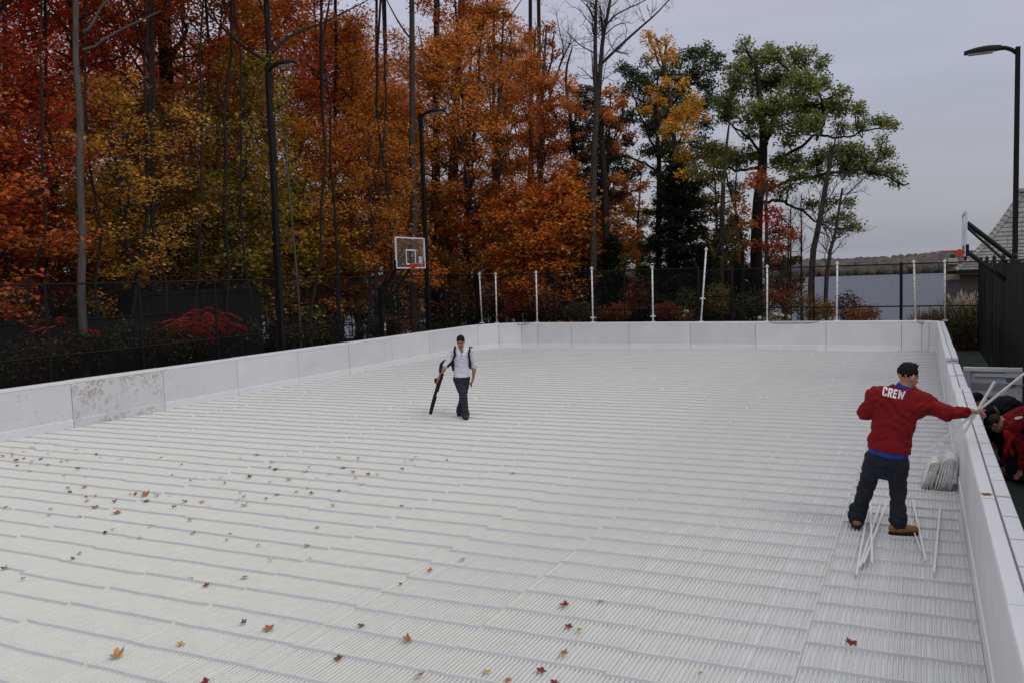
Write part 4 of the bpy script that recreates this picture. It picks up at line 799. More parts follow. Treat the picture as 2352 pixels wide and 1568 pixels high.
for nm, a, b_ in (('gate_frame', (0, 0, .1), (0, 0, 3.02)), ('gate_frame', (w_, 0, .1), (w_, 0, 3.02)), ('gate_frame', (0, 0, 3.02), (w_, 0, 3.02)), ('gate_frame', (0, 0, .1), (w_, 0, .1)), ('gate_frame', (0, 0, 1.98), (w_, 0, 1.98))):
    mb = MB(); mb.tube([a, b_], .022, 8); mb.build(nm, M_black, root)
V, F = wire_panel((0, 0, 0), (w_, 0, 0), .1, 3.02); mb = MB(); mb.raw(V, F); mb.build('wire_mesh', M_black, root)

# black windscreen fence on the right
root = empty('screen_fence', (1.8, 33.6, 0), label='tall black fabric-covered fence running along the right side of the court', cat='fence')
yy = 33.6; k = 0
while yy > 6:
    y2 = yy - 3.0; g = np.random.default_rng(k); n = 40; mb = MB(); V = []; F = []
    for i in range(n + 1):
        t = i / n; w = .018 * math.sin(t * 61 + k) * abs(math.sin(t * 3.14)) + .012 * g.normal() + .03 * math.sin(t * 3.14)
        for j, z in enumerate((-.1, .8, 1.6, 2.4, 3.0 + .02 * math.sin(t * 9))): V.append((w * (1 if 0 < j < 4 else .3), -3.0 * t - (33.6 - yy), z))
    F = [(i * 5 + j, (i + 1) * 5 + j, (i + 1) * 5 + j + 1, i * 5 + j + 1) for i in range(n) for j in range(4)]
    mb.raw(V, F); mb.build('screen_fabric', M_screen, root, smooth=True)
    mb = MB(); mb.tube([(.05, -(33.6 - yy), -.3), (.05, -(33.6 - yy), 3.14)], .05, 10); mb.tube([(.05, -(33.6 - yy), 3.14), (.05, -(33.6 - yy), 3.2)], [.06, .02], 10); mb.build('post', M_black, root)
    mb = MB(); mb.tube([(.05, -(33.6 - yy), 3.04), (.05, -(33.6 - y2), 3.04)], .025, 8); mb.build('top_rail', M_black, root)
    yy = y2; k += 1

def board_wall(a, b_, z1, name, label, posts=3, depth=0, roof=False):
    a = Vector(a); b2 = Vector(b_); root = empty(name, a, label=label, cat='shed' if depth else 'fence'); L = (b2 - a).length; t = (b2 - a).normalized(); nr = Vector((-t.y, t.x, 0)); n = int(L / .14)
    mb = MB(); ang = math.atan2(t.y, t.x); M3 = Matrix.Rotation(ang, 3, 'Z')
    for i in range(n): mb.box(t * ((i + .5) * L / n) + Vector((0, 0, z1 / 2 - .2)) + nr * (.006 * (i % 2)), (L / n - .008, .03, z1 + .0), M3)
    mb.build('boards', M_blackwood, root)
    mb = MB(); mb.box(t * L / 2 + Vector((0, 0, z1 - .16)), (L + .06, .12, .06), M3); mb.build('cap_board', M_blackwood, root)
    for i in range(posts + 1): mb = MB(); mb.box(t * (L * i / posts) + Vector((0, 0, z1 / 2 - .15)) - nr * .03, (.12, .12, z1 + .1), M3); mb.build('post', M_blackwood, root)
    if depth:
        for s in (0, L): mb = MB(); mb.box(t * s + nr * depth / 2 + Vector((0, 0, z1 / 2 - .2)), (.04, depth, z1), M3); mb.build('side_wall', M_blackwood, root)
        mb = MB(); mb.box(t * L / 2 + nr * depth / 2 + Vector((0, 0, z1 - .1)), (L + .2, depth + .2, .08), M3); mb.build('roof', M_blackwood, root)
p1 = atx(312, 700, -22.2); p2 = atx(596, 700, -22.2)
board_wall((-22.2, p2.y, -.2), (-22.2, p1.y, -.2), atx(450, 662, -22.2).z + .2, 'board_shed', 'large black board shed behind the left fence, under the maples', 4, depth=-2.2)
p1 = atx(-60, 750, -21.3); p2 = atx(410, 750, -21.3)
board_wall((-21.3, p2.y, -.2), (-21.3, p1.y, -.2), atx(300, 713, -21.3).z + .2, 'board_fence', 'lower black board fence to the left of the black shed', 4)

# ------------------------------------------------------------------ lamp posts, basketball hoops
M_lens = mat('lamp_lens_glass', (.35, .36, .37), .25, .1, 9)
def lamp(x, y, ztop, side, label, r=.075, z0=-.1, L=.78):
    root = empty('lamp_post', (x, y, z0), label=label, cat='lamp post', group='black lamp posts with one arm'); H = ztop - z0
    mb = MB(); mb.box((0, 0, H / 2), (2 * r, 2 * r, H), taper=.82); mb.build('pole', M_black, root, bevel=.008)
    mb = MB(); mb.box((0, 0, .012), (.34, .34, .025)); mb.build('base_plate', M_black, root, bevel=.005)
    mb = MB(); s = side; pts = [(s * .03, 0, H - .14), (s * .12, 0, H - .05), (s * .25, 0, H + .01), (s * .38, 0, H + .02)]; mb.tube(pts, [.045, .05, .05, .055], 8); mb.build('arm', M_black, root, smooth=True)
    # cobra-head housing: wide, shallow, rounded on top
    V = []; n = 9; k = 8
    for i in range(n):
        t = i / (n - 1); wx = s * (.33 + L * t); w = .06 + .11 * math.sin(math.pi * min(1, .12 + t * .8)) ; h = .05 + .085 * math.sin(math.pi * (.2 + .68 * t)); zc = H + .02 - .02 * t
        for j in range(k + 1): a = math.pi * j / k; V.append((wx, w * math.cos(a), zc - .03 + h * math.sin(a) ** .7))
    m_ = k + 1; F = [(i * m_ + j, (i + 1) * m_ + j, (i + 1) * m_ + j + 1, i * m_ + j + 1) for i in range(n - 1) for j in range(k)] + [(i * m_, (i + 1) * m_, (i + 1) * m_ + k, i * m_ + k)[::-1] for i in range(n - 1)] + [tuple(range(m_))[::-1], tuple((n - 1) * m_ + j for j in range(m_))]
    mb = MB(); mb.raw(V, F); hd = mb.build('lamp_head', M_black, root, smooth=False)
    mb = MB(); mb.box((s * (.33 + L * .55), 0, H - .045), (L * .62, .17, .04), taper=1.15); mb.build('lens', M_lens, hd, bevel=.01)
    return root
def lamp_at(px, py, X, pxt, pyt, side, label, r, y=None):
    a = atx(px, py, X) if y is None else Vector((X, y, 0)); t = atx(pxt, pyt, X) if False else None
    d = (Vector((a.x, a.y, 0)) - CC); lo, hi = 0, 20                       # height whose image row is pyt
    for _ in range(40):
        z = (lo + hi) / 2
        if px_of((a.x, a.y, z))[1] > pyt: lo = z
        else: hi = z
    return lamp(a.x, a.y, z, side, label, r)
lamp_at(648, 790, -18.2, 632, 155, 1, 'tall black lamp post at the left, in front of the dark forked trunk', .078)
lamp_at(985, 745, -18.2, 975, 262, 1, 'black lamp post right of the left basketball backboard', .082)
lamp_at(2325, 585, 1.98, 2337, 108, -1, 'black lamp post on the right, against open sky', .062, y=23.2)
M_orange = mat('orange_rim_paint', (.55, .07, .02), .4)
M_wframe = mat('white_backboard_frame', (.62, .64, .66), .4, spec=.4)
M_glass = bpy.data.materials.new('clear_backboard_glass'); M_glass.use_nodes = True; n_ = M_glass.node_tree.nodes; l_ = M_glass.node_tree.links
b_ = n_['Principled BSDF']; b_.inputs['Base Color'].default_value = (.85, .88, .9, 1); b_.inputs['Roughness'].default_value = .05; tr_ = n_.new('ShaderNodeBsdfTransparent'); mi_ = n_.new('ShaderNodeMixShader'); mi_.inputs[0].default_value = .03
l_.new(tr_.outputs[0], mi_.inputs[1]); l_.new(b_.outputs[0], mi_.inputs[2]); l_.new(mi_.outputs[0], n_['Material Output'].inputs[0])
def hoop(x, y, zb, side, px_, label):
    """backboard in the plane x, facing side; pole behind it"""
    root = empty('basketball_hoop', (px_, y, -.1), label=label, cat='basketball hoop', group='basketball hoops'); o = Vector((px_, y, -.1))
    W_, H_ = 1.83, 1.07; X = x - px_; z = zb + .1; s = side
    mb = MB(); mb.box((X, 0, z + H_ / 2), (.012, W_ - .06, H_ - .06)); gl = mb.build('backboard', M_glass, root)
    mb = MB()
    for yy, zz, dy, dz in ((0, z + .02, W_, .045), (0, z + H_ - .02, W_, .045), (-W_ / 2 + .02, z + H_ / 2, .045, H_ - .085), (W_ / 2 - .02, z + H_ / 2, .045, H_ - .085)): mb.box((X, yy, zz), (.05, dy, dz))
    mb.build('frame', M_wframe, gl, bevel=.004)
    mb = MB(); q = X + s * .0095
    for yy, zz, dy, dz in ((0, z + .63, .61, .05), (-.28, z + .39, .05, .43), (.28, z + .39, .05, .43), (0, z + .15, .61, .05)): mb.box((q, yy, zz), (.004, dy, dz))
    mb.build('target_square', M_wframe, gl)
    mb = MB()                                            # small black and white notice, bottom corner
    mb.box((q, -.62 * -s, z + .28), (.004, .22, .26)); mb.build('notice', M_wframe, gl); mb = MB()
    for zz in (.36, .30, .22): mb.box((q + s * .004, .62 * s, z + zz), (.003, .17, .025))
    mb.build('notice_lines', M_gap, gl)
    mb = MB()
    for zz, h in ((z + .06, .2),): mb.box((X - s * .03, 0, zz - .03), (.06, W_ * .98, .05)); mb.box((X - s * .03, -W_ / 2 + .02, z + .14), (.07, .06, .28)); mb.box((X - s * .03, W_ / 2 - .02, z + .14), (.07, .06, .28)); mb.box((X - s * .03, 0, z + .35), (.05, .1, .9))
    mb.build('padding', M_black, root, bevel=.005)
    mb = MB(); cx_, zr = X + s * (.15 + .23), z + .15; a = np.linspace(0, 2 * np.pi, 29); mb.tube([(cx_ + .23 * math.cos(t), .23 * math.sin(t), zr) for t in a], .011, 8, False)
    mb.prism([(-.09, -.012), (.09, -.012), (.09, .012), (-.09, .012)], (X + s * .01, 0, zr), (X + s * .16, 0, zr))
    for yy in (-.09, .09): mb.raw([(X + s * .01, yy, zr), (X + s * .30, yy * 1.4, zr), (X + s * .01, yy, zr - .20), (X + s * .01, yy - .012, zr), (X + s * .30, yy * 1.4 - .012, zr), (X + s * .01, yy - .012, zr - .20)], [(0, 1, 2), (5, 4, 3), (0, 3, 4, 1), (1, 4, 5, 2), (2, 5, 3, 0)])
    mb.box((X + s * .02, 0, zr - .08), (.02, .2, .2)); mb.build('rim', M_orange, root)
    # post and parallelogram arms
    mb = MB(); mb.box((0, 0, 1.45), (.20, .16, 2.9), taper=.92); mb.build('post', M_black, root, bevel=.01)
    for nm, za, zb2, w in (('arm', z + .82, 2.85, .07), ('arm', z + .12, 2.2, .07), ('strut', z + .72, 2.55, .045)):
        for yy in ((-.22, .22) if nm == 'arm' else (0,)):
            mb = MB(); mb.tube([(X - s * .05, yy, za), (-s * .02 * 0, yy * .4, zb2)], w * .7, 4); mb.build(nm, M_black, root)
    mb = MB()
    for i, (dy, zz) in enumerate([(0, 1.62), (.03, 1.55), (-.02, 1.55), (0, 1.46), (.03, 1.40), (-.03, 1.40)]): mb.box((s * .103, dy, zz), (.004, .035, .045))
    mb.build('post_sticker', M_wframe, root)
hoop(-15.95, 24.55, 3.43, 1, -17.25, 'left basketball hoop with clear backboard in front of the autumn wood')
hoop(.93, 23.55, 3.17, -1, 2.35, 'right basketball hoop seen edge-on in front of the shingle roof')

# ------------------------------------------------------------------ white net posts and draped net bits
def net_post(px, yb, pxt, yt, label, lean_mat=None, clamp=None, Y=32.2):
    a = aty(px, yb, Y); t = aty(pxt, yt, Y); root = empty('net_post', (a.x, Y, 1.03), label=label, cat='post', group='white net posts on the far boards'); v = t - Vector((a.x, Y, 1.03)); v.y = 0; m_ = lean_mat or M_pvc
    mb = MB(); mb.tube([(0, 0, 0), v], .032, 10); mb.build('pole', m_, root, smooth=True)
    mb = MB(); mb.box(v, (.11, .10, .05)); mb.box(v + Vector((0, 0, .045)), (.05, .05, .06)); mb.build('cap', M_pvc, root, bevel=.006)
    mb = MB(); mb.box((0, 0, .03), (.17, .12, .05)); mb.build('base_clamp', M_pvc, root, bevel=.005)
    if clamp: mb = MB(); mb.box(v * clamp, (.18, .1, .05)); mb.build('clamp', M_pvc, root, bevel=.005)
    for i in range(1, 9): p = v * (i / 9); mb = MB(); mb.tube([p, p + Vector((0, 0, .012))], .0345, 10); mb.build('cable_tie', M_black, root)
for a in [(1107, 741, 1101, 630, 'first white net post from the left, on the side boards', M_pvc2), (1141, 740, 1138, 630, 'second white net post from the left, at the curved corner'), (1234, 738, 1231, 626, 'third white net post from the left, at the start of the far boards'), (1362, 738, 1359, 617, 'white net post left of the pointed spruce', None, .10), (1500, 736, 1498, 615, 'white net post in front of the pointed spruce', None, .12), (1610, 734, 1622, 573, 'tallest white net post, tilted to the right', None, .33), (1762, 735, 1762, 613, 'white net post in front of the big oak trunk'), (1922, 735, 1923, 605, 'white net post against the open lake'), (2103, 735, 2099, 602, 'aged white net post left of the rink corner', M_pvc2), (2171, 740, 2170, 601, 'thick cream net post on the far right rink corner', M_pvc2)]:
    net_post(*a[:5], *(a[5:]))
M_net = mat('black_netting', (.02, .02, .022), .8)
def draped_net(px0, px1, drop, Y, label, z0=HB + .012):
    a = aty(px0, 738, Y); b_ = aty(px1, 738, Y); L = b_.x - a.x; root = empty('draped_net', (a.x, Y, z0), label=label, cat='net', group='black net ends draped over the boards'); n = int(L / .045); g = np.random.default_rng(int(px0)); mb = MB(); low = []
    for i in range(n + 1):
        t = i / n; x = L * t; dr = drop * math.sin(math.pi * t) ** .6 * (1 + .15 * math.sin(9 * t)); yo = -.012; low.append((x, yo - .006, -dr)); mb.tube([(x, .07, .006), (x, yo, .002), (x + .01, yo - .004, -dr)], .0022, 3, False)
    for z in np.arange(.04, drop, .045): mb.tube([(L * t, -.018, -z) for t in np.linspace(.5 - .5 * (1 - z / drop) ** .8, .5 + .5 * (1 - z / drop) ** .8, 12)], .0022, 3, False)
    for yy in (.02, .06): mb.tube([(0, yy, .008), (L, yy, .008)], .0022, 3, False)
    mb.build('mesh', M_net, root); mb = MB(); mb.tube(low, .007, 5, False); mb.build('edge_cord', M_net, root)
draped_net(1765, 1882, .09, YF, 'wide black net edge draped over the far boards left of the lake')
draped_net(2106, 2150, .14, YF, 'small black net end hanging at the right end of the far boards')
draped_net(1160, 1218, .10, 31.95, 'black net edge draped over the curved corner at the left')
mb = MB(); c = aty(2157, 740, 31.7); mb.tube([(0, 0, 0), (-.02, -.02, -.1), (.0, -.02, -.2), (-.03, -.02, -.3), (-.04, -.01, -.42)], [.02, .018, .012, .012, .016], 6); o = mb.build('frayed_cord', M_net); o.location = c; tag(o, 'frayed black cord hanging inside the far right rink corner', 'cord')

# ------------------------------------------------------------------ lodge with shingle roof, low lakeside roof and chimneys
M_shingle = mat('weathered_shingle', (.34, .33, .32), .85, .18, 3, .3, 30)
M_darkgrey = mat('dark_grey', (.05, .05, .05), .9)  # plain dark grey for the roof underlay and the flue
M_stone = mat('warm_stone', (.20, .17, .13), .9, .3, 2.5, .6, 8)
M_stone2 = mat('pale_stone_cap', (.42, .36, .28), .85, .15, 4, .3, 14)
M_slate = mat('dark_slate', (.045, .047, .055), .7, .3, 3, .3, 20)
def shingle_face(corners_fn, rows, name, parent, per=.5, seed=0):
    """corners_fn(v) -> left and right point of the face at height fraction v; every shingle is its own little slab"""
    g = np.random.default_rng(seed); V = []; F = []; base = []
    for r in range(rows):
        v0, v1 = r / rows, (r + 1) / rows; a0, b0 = [np.array(q, float) for q in corners_fn(v0)]; a1, b1 = [np.array(q, float) for q in corners_fn(v1)]
        L = np.linalg.norm(b0 - a0); n = max(1, int(L / per)); up = np.cross(b0 - a0, a1 - a0); up = up / (np.linalg.norm(up) + 1e-9)
        if up[2] < 0: up = -up
        cuts = np.sort(np.clip(np.linspace(0, 1, n + 1) + np.r_[0, g.normal(0, .18 / n, n - 1), 0] + (0.5 / n if r % 2 and n > 1 else 0) * np.r_[0, np.ones(n - 1), 0], 0, 1))
        for s, t in zip(cuts, cuts[1:]):
            e = .008 / max(L, .1); s += e; t -= e; k = len(V); h = .035 + g.uniform(0, .02)
            p = [a0 + (b0 - a0) * s + up * h, a0 + (b0 - a0) * t + up * h, a1 + (b1 - a1) * t + up * .008, a1 + (b1 - a1) * s + up * .008, a0 + (b0 - a0) * s, a0 + (b0 - a0) * t]
            V += p; F += [(k, k + 1, k + 2, k + 3), (k + 4, k + 5, k + 1, k)]
        base.append((a0, b0, b1, a1))
    me = bpy.data.meshes.new(name); me.from_pydata([tuple(q) for q in V], [], F); link(name, me, M_shingle, parent)
    mb = MB()
    for q in base: mb.raw(q, [(0, 1, 2, 3)])
    mb.build(name + '_underlay', M_darkgrey, parent)
YL = 44
apex = aty(2350, 440, YL); eL = aty(2195, 621, YL - 1); eR = aty(2560, 610, YL - 1)
root = empty('stone_lodge', (eL.x, YL, -3), label='stone lodge with a steep grey shingle roof beyond the right screen fence', cat='house'); o = np.array(root.location)
hipw = 6.0
def flare(v): return v + .10 * math.sin(math.pi * v) * -1      # slight bell-cast sweep
A = np.array(apex) - o; EL = np.array(eL) - o; ER = np.array(eR) - o; EB = EL + (0.8, 7, 0)
def front(v): h = flare(v); L_ = EL + (A - EL) * v; L_[2] = EL[2] + (A[2] - EL[2]) * h; R_ = ER + (A + (.25, 0, 0) - ER) * v; R_[2] = L_[2]; return L_, R_
def left(v): h = flare(v); a = EB + (A - EB) * v; a[2] = EL[2] + (A[2] - EL[2]) * h; b2 = EL + (A - EL) * v; b2[2] = a[2]; return a, b2
shingle_face(front, 19, 'roof', root, .42, 1); shingle_face(left, 19, 'roof', root, .42, 2)
for i in range(20):                                       # hip caps
    v = i / 20; p, _ = front(v); q, _ = front(v + .055); mb = MB(); d = (q - p) / np.linalg.norm(q - p); w = np.cross(d, (0, -.4, 1)); w /= np.linalg.norm(w); u = np.array((-.2, -.3, .8)) * .07
    mb.raw([p - w * .16 + u * .5, p + u * 1.5, p + w * .16 + u * .5, q - w * .14 + u * .2, q + u * .8, q + w * .14 + u * .2], [(0, 1, 4, 3), (1, 2, 5, 4), (0, 2, 1)]); mb.build('hip_shingle', M_shingle, root)
mb = MB(); mb.box(A + (0, 0, .05), (.35, .35, .16)); mb.build('ridge_cap', M_stone2, root, bevel=.02)
mb = MB(); mb.prism([(-.05, -.18), (.35, -.18), (.35, -.03), (-.05, -.03)], EL, ER); mb.prism([(-.35, -.18), (.05, -.18), (.05, -.03), (-.35, -.03)], EL, EB); mb.build('eave', M_blackwood, root)
# wall with an arched opening under the eave
wx0 = EL[0] + .55; mb = MB(); aw = 1.15; zt = EL[2] - .2; az = zt - .45
pts = [(wx0 - .9 * 0 + .0, 0)]
Vw = []; N = 12
arc = [(wx0 + .1 + aw * (1 - math.cos(math.pi / 2 * i / N)) - aw * 0, az - .9 * (1 - math.sin(math.pi / 2 * i / N)) * 1.0) for i in range(N + 1)]
arc = [(wx0 - .35 + 1.15 * math.sin(math.pi / 2 * i / N), az - 1.0 * (1 - math.cos(math.pi / 2 * i / N))) for i in range(N + 1)]
for i in range(N):
    (xa, za), (xb, zb_) = arc[i], arc[i + 1]; yw = EL[1] + .5
    mb.raw([(xa, yw, za), (xb, yw, zb_), (xb, yw, zt), (xa, yw, zt), (xa, yw + .5, za), (xb, yw + .5, zb_), (xb, yw + .5, zt), (xa, yw + .5, zt)], [(0, 1, 2, 3), (7, 6, 5, 4), (4, 5, 1, 0), (3, 2, 6, 7)])
xe = arc[-1][0]; mb.box(((xe + ER[0]) / 2, EL[1] + .75, zt / 2), (ER[0] - xe, .5, zt)); mb.build('wall', M_stone, root)
# low dark roof and chimney standing nearer the water
YB = 47; c = aty(2190, 655, YB); root = empty('boathouse', (c.x, YB, -4), label='low lakeside building with a dark slate roof and squat stone chimneys', cat='house'); o = root.location
def L_(px, py, dy=0): return np.array(aty(px, py, YB + dy)) - np.array(o)
mb = MB(); a = L_(2168, 700); b2 = L_(2262, 700); c_ = L_(2262, 645, 1.6); d_ = L_(2168, 643, 1.6); mb.raw([a, b2, c_, d_, a - (0, 0, .15), b2 - (0, 0, .15), c_ - (0, 0, .15), d_ - (0, 0, .15)], [(0, 1, 2, 3), (7, 6, 5, 4), (0, 4, 5, 1), (1, 5, 6, 2), (2, 6, 7, 3), (3, 7, 4, 0)]); mb.build('roof', M_slate, root)
q = (a + b2) / 2; mb = MB(); mb.box((q[0], q[1] + .9, q[2] / 2 - .05), (b2[0] - a[0] - .3, 1.0, q[2] - .1)); mb.build('wall', M_stone, root)
def chim(pxa, pxb, py0, py1, taper, nm, m_, dy=2.2):
    a = L_(pxa, py1, dy); b2 = L_(pxb, py0, dy); mb = MB(); mb.box(((a[0] + b2[0]) / 2, a[1], (a[2] + b2[2]) / 2), (abs(b2[0] - a[0]), .9, abs(b2[2] - a[2])), taper=taper); return mb.build(nm, m_, root, bevel=.02)
chim(2170, 2204, 643, 658, 1.0, 'chimney_base', M_stone); chim(2168, 2208, 628, 643, .96, 'chimney_shoulder', M_stone2, 2.1); chim(2171, 2203, 608, 628.2, 1.0, 'chimney', M_stone); chim(2176, 2201, 593, 608, .78, 'chimney_cap', M_stone2, 2.1); chim(2182, 2194, 585, 593.2, 1, 'flue', M_darkgrey)

# ------------------------------------------------------------------ figures: smooth blended volumes turned into one surface each
class SDF:
    def __init__(s, lo, hi, h=.008):
        s.lo = np.array(lo, float); s.h = h; s.n = np.ceil((np.array(hi) - s.lo) / h).astype(int) + 1; s.f = np.full(s.n, .15, np.float32)
    def _win(s, lo, hi):
        a = np.clip(np.floor((np.array(lo) - s.lo) / s.h).astype(int), 0, s.n); b = np.clip(np.ceil((np.array(hi) - s.lo) / s.h).astype(int) + 1, 0, s.n); sl = tuple(slice(i, j) for i, j in zip(a, b))
        G = np.meshgrid(*[s.lo[k] + s.h * np.arange(a[k], b[k]) for k in range(3)], indexing='ij'); return sl, np.stack(G, -1)
    def _mix(s, sl, d, k, sub=False):
        f = s.f[sl]
        if sub: d = -d; hh = np.clip(.5 - .5 * (f - d) / k, 0, 1) if k > 0 else None; s.f[sl] = np.maximum(f, d) + (k * hh * (1 - hh) if k > 0 else 0); return
        hh = np.clip(.5 + .5 * (f - d) / k, 0, 1); s.f[sl] = f * (1 - hh) + d * hh - k * hh * (1 - hh)
    def cap(s, a, b, ra, rb, k=.02, sub=False, flat=None):
        a = np.array(a, float); b = np.array(b, float); m = max(ra, rb) * (1.6 if flat is not None else 1) + k + .03; sl, P = s._win(np.minimum(a, b) - m, np.maximum(a, b) + m)
        if P.size == 0: return s
        ab = b - a; t = np.clip(((P - a) @ ab) / (ab @ ab + 1e-9), 0, 1); q = P - (a + t[..., None] * ab)
        if flat is not None: n_, w = flat; n_ = np.array(n_, float) / np.linalg.norm(n_); c = q @ n_; q = q + n_ * (c * (w - 1))[..., None]
        s._mix(sl, (np.linalg.norm(q, axis=-1) - (ra + (rb - ra) * t)).astype(np.float32), k, sub); return s
    def ell(s, c, r, M=None, k=.02, sub=False):
        c = np.array(c, float); r = np.array(r, float); m = r.max() + k + .02; sl, P = s._win(c - m, c + m)
        if P.size == 0: return s
        q = P - c
        if M is not None: q = q @ M
        L = np.linalg.norm(q / r, axis=-1); g = np.linalg.norm(q / (r * r), axis=-1) + 1e-6; s._mix(sl, (L * (L - 1) / g).astype(np.float32), k, sub); return s
    def plane_cut(s, p, n):
        _, P = s._win(s.lo, s.lo + s.h * s.n); P = P[:s.n[0], :s.n[1], :s.n[2]]; d = (P - np.array(p)) @ np.array(n, float); s.f = np.maximum(s.f, d.astype(np.float32)); return s
    def folds(s, amp, fn):
        sl, P = s._win(s.lo, s.lo + s.h * s.n); P = P[:s.n[0], :s.n[1], :s.n[2]]; m = abs(s.f) < .05; s.f[m] += (amp * fn(P[m])).astype(np.float32); return s
    def mesh(s, name, material, parent=None, off=(0, 0, 0)):
        f = s.f; neg = f < 0; nx, ny, nz_ = f.shape
        cc = np.zeros((nx - 1, ny - 1, nz_ - 1), np.int8)
        for dx in (0, 1):
            for dy in (0, 1):
                for dz in (0, 1): cc += neg[dx:nx - 1 + dx, dy:ny - 1 + dy, dz:nz_ - 1 + dz]
        act = (cc > 0) & (cc < 8); idx = -np.ones(act.shape, np.int64); I = np.argwhere(act); idx[act] = np.arange(len(I)); acc = np.zeros((len(I), 3)); cnt = np.zeros(len(I))
        corners = [(0, 0, 0), (1, 0, 0), (0, 1, 0), (1, 1, 0), (0, 0, 1), (1, 0, 1), (0, 1, 1), (1, 1, 1)]
        for a in range(8):
            for ax in range(3):
                if corners[a][ax]: continue
                b = a | (1 << ax); A = np.array(corners[a]); B = np.array(corners[b]); fa = f[tuple((I + A).T)]; fb = f[tuple((I + B).T)]; m = (fa < 0) != (fb < 0); t = np.where(m, fa / (fa - fb + 1e-12), 0)
                acc[m] += (A + (B - A) * t[:, None])[m]; cnt[m] += 1
        V = s.lo + s.h * (I + acc / np.maximum(cnt, 1)[:, None]); F = []
        for ax in range(3):
            u, v = (ax + 1) % 3, (ax + 2) % 3; sl0 = [slice(1, n - 1) for n in f.shape]; sl1 = list(sl0); sl0[ax] = slice(0, f.shape[ax] - 1); sl1[ax] = slice(1, f.shape[ax])
            a = neg[tuple(sl0)]; b = neg[tuple(sl1)]; E = np.argwhere(a != b)
            if len(E) == 0: continue
            fl = a[tuple(E.T)]; base = E + 1; base[:, ax] = E[:, ax]
            def g_(du, dv): q = base.copy(); q[:, u] += du; q[:, v] += dv; return idx[tuple(q.T)]
            Q = np.stack([g_(-1, -1), g_(0, -1), g_(0, 0), g_(-1, 0)], 1); Q[~fl] = Q[~fl][:, ::-1]; F.append(Q)
        F = np.vstack(F); F = F[(F >= 0).all(1)]; me = fast_mesh(name, V - np.array(off), F); return link(name, me, material, parent, smooth=True)

M_skin = mat('tanned_skin', (.30, .15, .09), .55, .12, 12, spec=.3)
M_skin2 = mat('fair_skin', (.42, .22, .16), .55, .12, 12, spec=.3)
M_hair = mat('black_hair', (.006, .005, .004), .8, .4, 60, .6, 90, stretch=(1, 1, .3))
M_hair2 = mat('brown_hair', (.03, .018, .012), .55, .4, 60, .6, 90)
M_denim = mat('dark_denim', (.022, .026, .036), .85, .3, 9, .5, 40)
M_denim2 = mat('charcoal_work_jeans', (.013, .016, .025), .85, .3, 9, .5, 40)
M_shirt = mat('pale_lilac_shirt', (.62, .61, .70), .8, .05, 10, .25, 30)
M_dark = mat('black_fabric', (.008, .008, .009), .9, .3, 12, .3, 40)
M_red = mat('red_sweatshirt_fleece', (.20, .005, .008), .9, .14, 7, .45, 70)
M_blue = mat('royal_blue_undershirt', (.02, .045, .26), .85, .15, 10)
M_tan = mat('tan_work_boot_leather', (.26, .13, .05), .7, .25, 14, .3, 40)
M_brownboot = mat('brown_leather_boot', (.07, .03, .018), .6, .3, 14)
M_sole = mat('black_rubber_sole', (.01, .01, .01), .7)
M_white = mat('white_print', (.75, .75, .76), .6)

def frame_at(p):
    """axes seen from the camera at p: right, away, up"""
    d = Vector((p[0], p[1], 0)).normalized(); return np.array((d.y, -d.x, 0)), np.array((d.x, d.y, 0)), np.array((0, 0, 1.))
def basis(fwd, up=(0, 0, 1)):
    f = np.array(fwd, float); f /= np.linalg.norm(f); u = np.array(up, float); r = np.cross(f, u); r /= np.linalg.norm(r); u = np.cross(r, f); return np.stack([r, f, u], 1)     # columns right, forward, up
def head(S_, c, fwd, up, sc=1.0):
    M = basis(fwd, up); c = np.array(c, float)
    def L(x, y, z): return c + M @ (np.array((x, y, z)) * sc)
    S_.ell(L(0, -.012, .03), np.array((.076, .095, .092)) * sc, M, .02); S_.ell(L(0, .02, -.035), np.array((.062, .07, .075)) * sc, M, .03); S_.ell(L(0, .055, -.088), np.array((.032, .03, .026)) * sc, M, .03)
    S_.cap(L(0, .088, .01), L(0, .108, -.028), .008 * sc, .014 * sc, .012); S_.ell(L(0, .112, -.03), np.array((.016, .013, .010)) * sc, M, .01)
    for s in (-1, 1):
        S_.ell(L(.078 * s, -.005, -.005), np.array((.011, .020, .032)) * sc, M, .008); S_.cap(L(.012 * s, .088, .026), L(.045 * s, .075, .026), .010 * sc, .009 * sc, .014); S_.ell(L(.031 * s, .092, .004), np.array((.017, .014, .011)) * sc, M, .012, sub=True); S_.ell(L(.042 * s, .06, -.03), np.array((.022, .022, .018)) * sc, M, .02)
    S_.cap(L(-.02, .085, -.062), L(.02, .085, -.062), .0075 * sc, .0075 * sc, .008); S_.cap(L(-.017, .083, -.074), L(.017, .083, -.074), .008 * sc, .008 * sc, .008)
    return L, M
